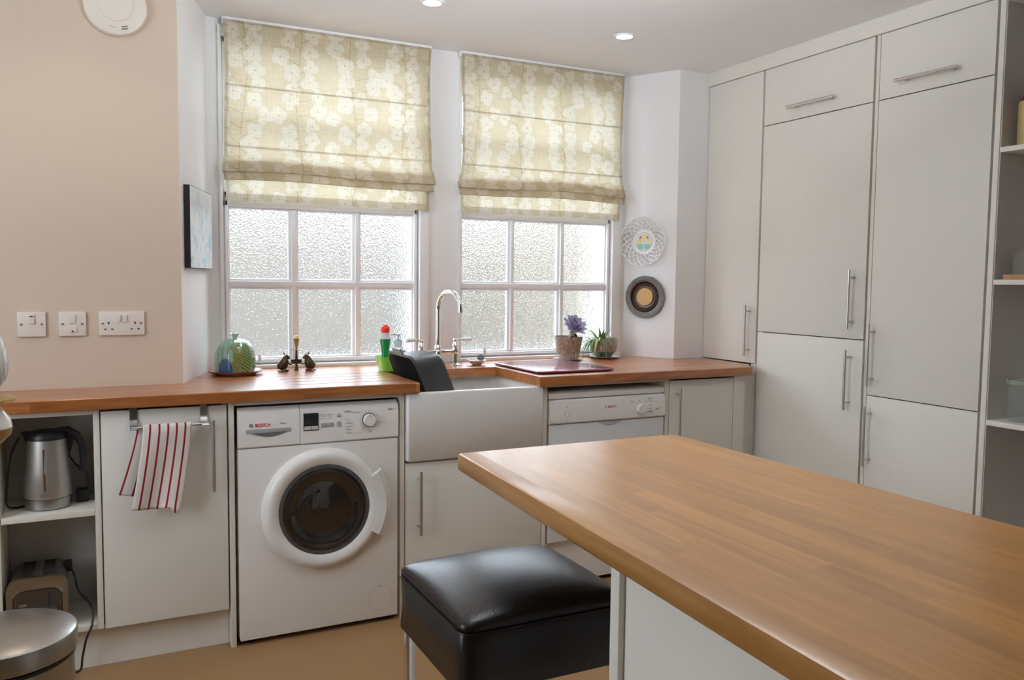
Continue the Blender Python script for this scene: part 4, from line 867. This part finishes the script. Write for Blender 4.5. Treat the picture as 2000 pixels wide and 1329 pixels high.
# chopping board
cbm = mat('burgundy_glass', (.24, .055, .09), .22, coat=.6, bump=.05, bscale=400)
b = B(); out = rrect(-.19, .19, -.22, .22, .02, 5); lv2 = lambda s, z: [(x-(s if x > 0 else -s), y-(s if y > 0 else -s), z) for x, y in out]
b.rings([lv2(.004, 0), lv2(0, .003), lv2(0, .007), lv2(.002, .0095), lv2(.004, .010)]).xform(Matrix.Translation((.800, .268, WT+.0145-.0115)) @ Matrix.Rotation(0.02, 4, 'Z'))
tag(b.make('chopping_board', cbm, None, smooth=True, org=(.80, .27, WT+.003)), 'glossy burgundy chopping board on the worktop right of the sink', 'chopping board')
fb = bpy.context.scene.objects.get('chopping_board')
for x in (.64, .96):
    for y in (.08, .45): B().cyl((x, y, WT), (x, y, WT+.0032), .008).make('foot', BLACKP, fb)

# ------------------------------------------------------------------ potted plants
px1, py1 = 1.062, .575
tag(B().lathe([(0, .003), (.05, .001), (.072, .006), (.076, .009), (.071, .009), (.05, .005), (0, .005)], (px1, py1, WT), 40).make('saucer', PORC, None, smooth=True, org=(px1, py1, WT)), 'white saucer under the grey patterned pot', 'saucer')
POT1 = None
def pot_mat(name, base, ink, scale, lo):
    m = bpy.data.materials.new(name); m.use_nodes = True; n = m.node_tree.nodes; l = m.node_tree.links; p = n['Principled BSDF']; p.inputs['Roughness'].default_value = .3; p.inputs['Coat Weight'].default_value = .3
    tc = n.new('ShaderNodeTexCoord'); v = n.new('ShaderNodeTexNoise'); v.inputs['Scale'].default_value = scale; v.inputs['Distortion'].default_value = 2.5; v.inputs['Detail'].default_value = 1
    l.new(tc.outputs['Object'], v.inputs[0]); w = n.new('ShaderNodeMath'); w.operation = 'SINE'; ml = n.new('ShaderNodeMath'); ml.operation = 'MULTIPLY'; ml.inputs[1].default_value = 40
    l.new(v.outputs[0], ml.inputs[0]); l.new(ml.outputs[0], w.inputs[0])
    r = n.new('ShaderNodeValToRGB'); r.color_ramp.elements[0].position = lo; r.color_ramp.elements[0].color = (*base, 1); r.color_ramp.elements[1].position = lo+.1; r.color_ramp.elements[1].color = (*ink, 1)
    l.new(w.outputs[0], r.inputs[0]); l.new(r.outputs[0], p.inputs['Base Color']); return m
SOIL = mat('potting_soil', (.04, .028, .02), 1, bump=1, bscale=150)
pt = thing('echeveria_pot', 'tapered grey-brown patterned pot with a purple rosette succulent', 'plant', (px1, py1, WT+.006))
B().lathe([(0, 0), (.050, 0), (.053, .003), (.0715, .108), (.0725, .112), (.069, .112), (.067, .106), (.064, .095), (0, .094)], (px1, py1, WT+.006), 44).make('pot', pot_mat('grey_brown_scroll', (.17, .145, .12), (.50, .44, .34), 22, .62), pt, smooth=True)
B().lathe([(.0655, .100), (0, .102)], (px1, py1, WT+.006), 24).make('soil', SOIL, pt)
B().tube([(px1+.01, py1, WT+.10), (px1+.013, py1-.005, WT+.125), (px1+.018, py1-.012, WT+.150), (px1+.021, py1-.02, WT+.168)], [.013, .012, .011, .012], 12).make('stem', mat('brown_stem', (.16, .12, .08), .8, bump=1, bscale=90), pt, smooth=True)
def leafmesh(L, w_, th, curl, name, m_, tip=.35):
    b = B(); rings = []
    for i in range(9):
        t = i/8; ww = w_*(math.sin(PI*(t**.75)*.86+.12)**.8 if tip > .3 else (1-t)**.75*.9+.1*(1-t)); ww = max(ww, .0006); z_ = curl*t*t*L
        rings.append([(t*L, ww*math.cos(a), z_+th*(.35+.65*(1-t))*math.sin(a)-(ww*.35*(1-abs(math.cos(a))) if tip > .3 else 0)) for a in (0, .8, PI/2, PI-.8, PI, PI+.8, 3*PI/2, 2*PI-.8)])
    b.rings(rings); return b.make(name, m_, None, smooth=True)
ECH = mat('echeveria_lilac', (.34, .32, .46), .45, var=.25, vscale=40)
proto = leafmesh(.058, .0150, .0038, .22, 'leaf', ECH); proto.parent = pt
base_ = Vector((px1+.021, py1-.022, WT+.168))-ORG[pt.as_pointer()]
k = 0
for tier, (n_l, el, sc) in enumerate(((10, .02, 1.12), (9, .45, 1.0), (7, .85, .78), (5, 1.2, .5))):
    for i in range(n_l):
        o = proto if k == 0 else proto.copy()
        if k: COL.objects.link(o); o.parent = pt
        az = 2*PI*i/n_l+tier*.5+random.uniform(-.1, .1); q = Matrix.Rotation(.75, 4, 'X') @ Matrix.Rotation(az, 4, 'Z') @ Matrix.Rotation(-el, 4, 'Y') @ Matrix.Scale(sc*random.uniform(.9, 1.08), 4)
        o.matrix_local = Matrix.Translation(base_) @ q; k += 1
b2 = leafmesh(.04, .011, .003, -.3, 'leaf', mat('olive_dry', (.17, .15, .10), .6)); b2.parent = pt
for i in range(4):
    o = b2 if i == 0 else b2.copy()
    if i: COL.objects.link(o); o.parent = pt
    o.matrix_local = Matrix.Translation(base_-Vector((.01, 0, .03))) @ Matrix.Rotation([3.6, 5.0, 4.2, .3][i], 4, 'Z') @ Matrix.Rotation([.3, .9, .1, .4][i], 4, 'Y')
px2, py2 = 1.285, .60
tag(B().lathe([(0, .003), (.05, .001), (.078, .007), (.083, .010), (.077, .010), (.05, .005), (0, .005)], (px2+.01, py2, WT), 40).make('saucer', PORC, None, smooth=True, org=(px2, py2, WT)), 'white saucer under the round floral pot', 'saucer')
pt = thing('trailing_plant_pot', 'round floral pot with a trailing spiky green succulent', 'plant', (px2, py2, WT+.006))
B().lathe([(0, 0), (.040, 0), (.044, .004), (.0625, .028), (.0705, .052), (.071, .070), (.066, .094), (.063, .100), (.060, .099), (.062, .09), (.058, .08), (0, .08)], (px2, py2, WT+.006), 44).make('pot', pot_mat('floral_glaze', (.34, .28, .25), (.10, .045, .045), 20, .72), pt, smooth=True)
B().lathe([(.0445, .004), (.0612, .0255), (.0632, .029)], (px2, py2, WT+.0055), 44).make('base_band', mat('dark_green_grey_glaze', (.07, .085, .075), .25, coat=.4), pt, smooth=True)
B().lathe([(.061, .088), (0, .09)], (px2, py2, WT+.006), 24).make('soil', SOIL, pt)
SUC = [mat('green_succulent', (.13, .26, .08), .4, var=.25, vscale=30), mat('yellow_green_succulent', (.36, .40, .12), .4, var=.2, vscale=30)]
pr2 = [leafmesh(.085, .0090, .0035, -.55, 'leaf', SUC[0], .1), leafmesh(.070, .0085, .0035, -.3, 'leaf', SUC[1], .1)]
for p_ in pr2: p_.parent = pt
rr = random.Random(11); top = Vector((-.025, -.015, .098))
used = [0, 0]
for i in range(38):
    j = 0 if i % 3 else 1; o = pr2[j] if not used[j] else pr2[j].copy()
    if used[j]: COL.objects.link(o); o.parent = pt
    used[j] = 1; az = rr.uniform(PI*.72, PI*1.72) if i < 30 else rr.uniform(0, 2*PI); el = rr.uniform(-1.1, .7) if i < 30 else rr.uniform(.3, 1.2)
    off = Vector((math.cos(az), math.sin(az), 0))*rr.uniform(.0, .035); off.z = -.0 if i > 20 else (-.025*rr.random())
    if i < 12: az = rr.uniform(PI*.85, PI*1.3); off = Vector((math.cos(az)*.052, math.sin(az)*.045, -.004)); el = rr.uniform(-.95, -.05)
    if i in (1, 3, 5): el = -.98; off.x -= .008
    o.matrix_local = Matrix.Translation(top+off) @ Matrix.Rotation(az, 4, 'Z') @ Matrix.Rotation(-el, 4, 'Y') @ Matrix.Scale(rr.uniform(.75, 1.1), 4)

# ------------------------------------------------------------------ things on the tall shelves
sj = thing('stoneware_bottle', 'beige stoneware bottle with brown shoulder on the topmost visible shelf', 'bottle', (1.872, -1.176, 1.780))
B().lathe([(0, 0), (.048, 0), (.051, .004), (.052, .145), (.050, .152)], (1.872, -1.176, 1.780), 36).make('body', mat('beige_stoneware', (.42, .31, .13), .25, coat=.4, var=.15, vscale=15), sj, smooth=True)
B().lathe([(.0505, .1525), (.044, .165), (.030, .182), (.028, .200), (.032, .206), (.032, .216), (.024, .222), (0, .223)], (1.872, -1.176, 1.780), 36).make('shoulder', mat('brown_stoneware', (.10, .018, .01), .2, coat=.5), sj, smooth=True)
b = B(); b.prism(rrect(1.806, 2.02, -1.42, -1.126, .02), 1.3205, 1.338); tag(b.make('serving_board', BOARDW, None, org=(1.9, -1.27, 1.32)), 'flat brown wooden board on the middle shelf of the tall shelving', 'board')
gc = thing('glass_cloche', 'small clear glass dome with a silvery knob on the wooden board', 'cloche', (1.875, -1.186, 1.338))
CLG = clearish('clear_glass', (.75, .80, .78), .88, .03)
B().lathe([(.053, .001), (.053, .05), (.048, .075), (.03, .088), (.008, .092)], (1.875, -1.186, 1.338), 36).make('dome', CLG, gc, smooth=True)
B().ball((1.875, -1.186, 1.438), .0145).cyl((1.875, -1.186, 1.428), (1.875, -1.186, 1.440), .005).make('knob', mat('pearl_knob', (.75, .72, .70), .2, .3), gc, smooth=True)
def glassjar(x, y, r, h, lab, nm, cat):
    t = thing(nm, lab, cat, (x, y, .821))
    B().lathe([(0, .002), (r*.9, .002), (r, .008), (r, h-.03), (r*.96, h-.018)], (x, y, .821), 32).make('bowl', CLG, t, smooth=True)
    B().lathe([(r*.96, h-.018), (r*1.12, h-.016), (r*1.12, h-.002), (r*.95, h), (r*.9, h-.016)], (x, y, .821), 32).make('rim', clearish('thick_glass', (.55, .62, .52), .6), t, smooth=True)
glassjar(1.872, -1.182, .042, .150, 'plain glass storage jar on the lower shelf of the tall shelving', 'glass_jar', 'jar')
glassjar(1.835, -1.262, .026, .080, 'small drinking glass in front of the glass jar', 'drinking_glass', 'glass')

# ------------------------------------------------------------------ porcelain ornament hanging at the left edge
PX, PY, PZ = -1.225, -1.19, 1.10
po = thing('hanging_porcelain_ornament', 'white and gold porcelain hanging ornament cut by the left picture edge', 'ornament', (PX, PY, CZ))
def stripe_mat():
    m = bpy.data.materials.new('white_blue_porcelain'); m.use_nodes = True; n = m.node_tree.nodes; l = m.node_tree.links; p = n['Principled BSDF']; p.inputs['Roughness'].default_value = .15; p.inputs['Coat Weight'].default_value = .5
    tc = n.new('ShaderNodeTexCoord'); w = n.new('ShaderNodeTexWave'); w.inputs['Scale'].default_value = 60; w.inputs['Distortion'].default_value = 4; l.new(tc.outputs['Object'], w.inputs[0])
    r = n.new('ShaderNodeValToRGB'); r.color_ramp.elements[0].color = (.45, .5, .62, 1); r.color_ramp.elements[1].color = (.82, .80, .76, 1); r.color_ramp.elements[1].position = .5; l.new(w.outputs[0], r.inputs[0]); l.new(r.outputs[0], p.inputs[0]); return m
GOLD = mat('gilt', (.48, .33, .12), .35, .8, var=.3, vscale=60)
B().lathe([(.004, .112), (.018, .100), (.036, .080), (.050, .045), (.0545, .010), (.050, -.012), (.036, -.034), (.026, -.042)], (PX, PY, PZ+.02), 40).make('upper_body', stripe_mat(), po, smooth=True)
B().lathe([(.026, -.020), (.034, -.028), (.036, -.036), (.048, -.040), (.0655, -.044), (.066, -.049), (.040, -.053), (.022, -.055)], (PX, PY, PZ+.015), 40).make('drip_plate', GOLD, po, smooth=True)
B().lathe([(.022, -.040), (.040, -.048), (.054, -.068), (.057, -.083)], (PX, PY, PZ), 40).make('lower_body', PORC, po, smooth=True)
B().lathe([(.0572, -.083), (.054, -.098), (.040, -.112), (.018, -.118), (0, -.119)], (PX, PY, PZ), 40).make('gilt_cup', GOLD, po, smooth=True)
B().cyl((PX, PY, PZ+.13), (PX, PY, CZ-.006), .004).lathe([(.05, 0), (.048, -.02), (.006, -.03)], (PX, PY, CZ), 24).make('hanging_rod', GOLD, po, smooth=True)
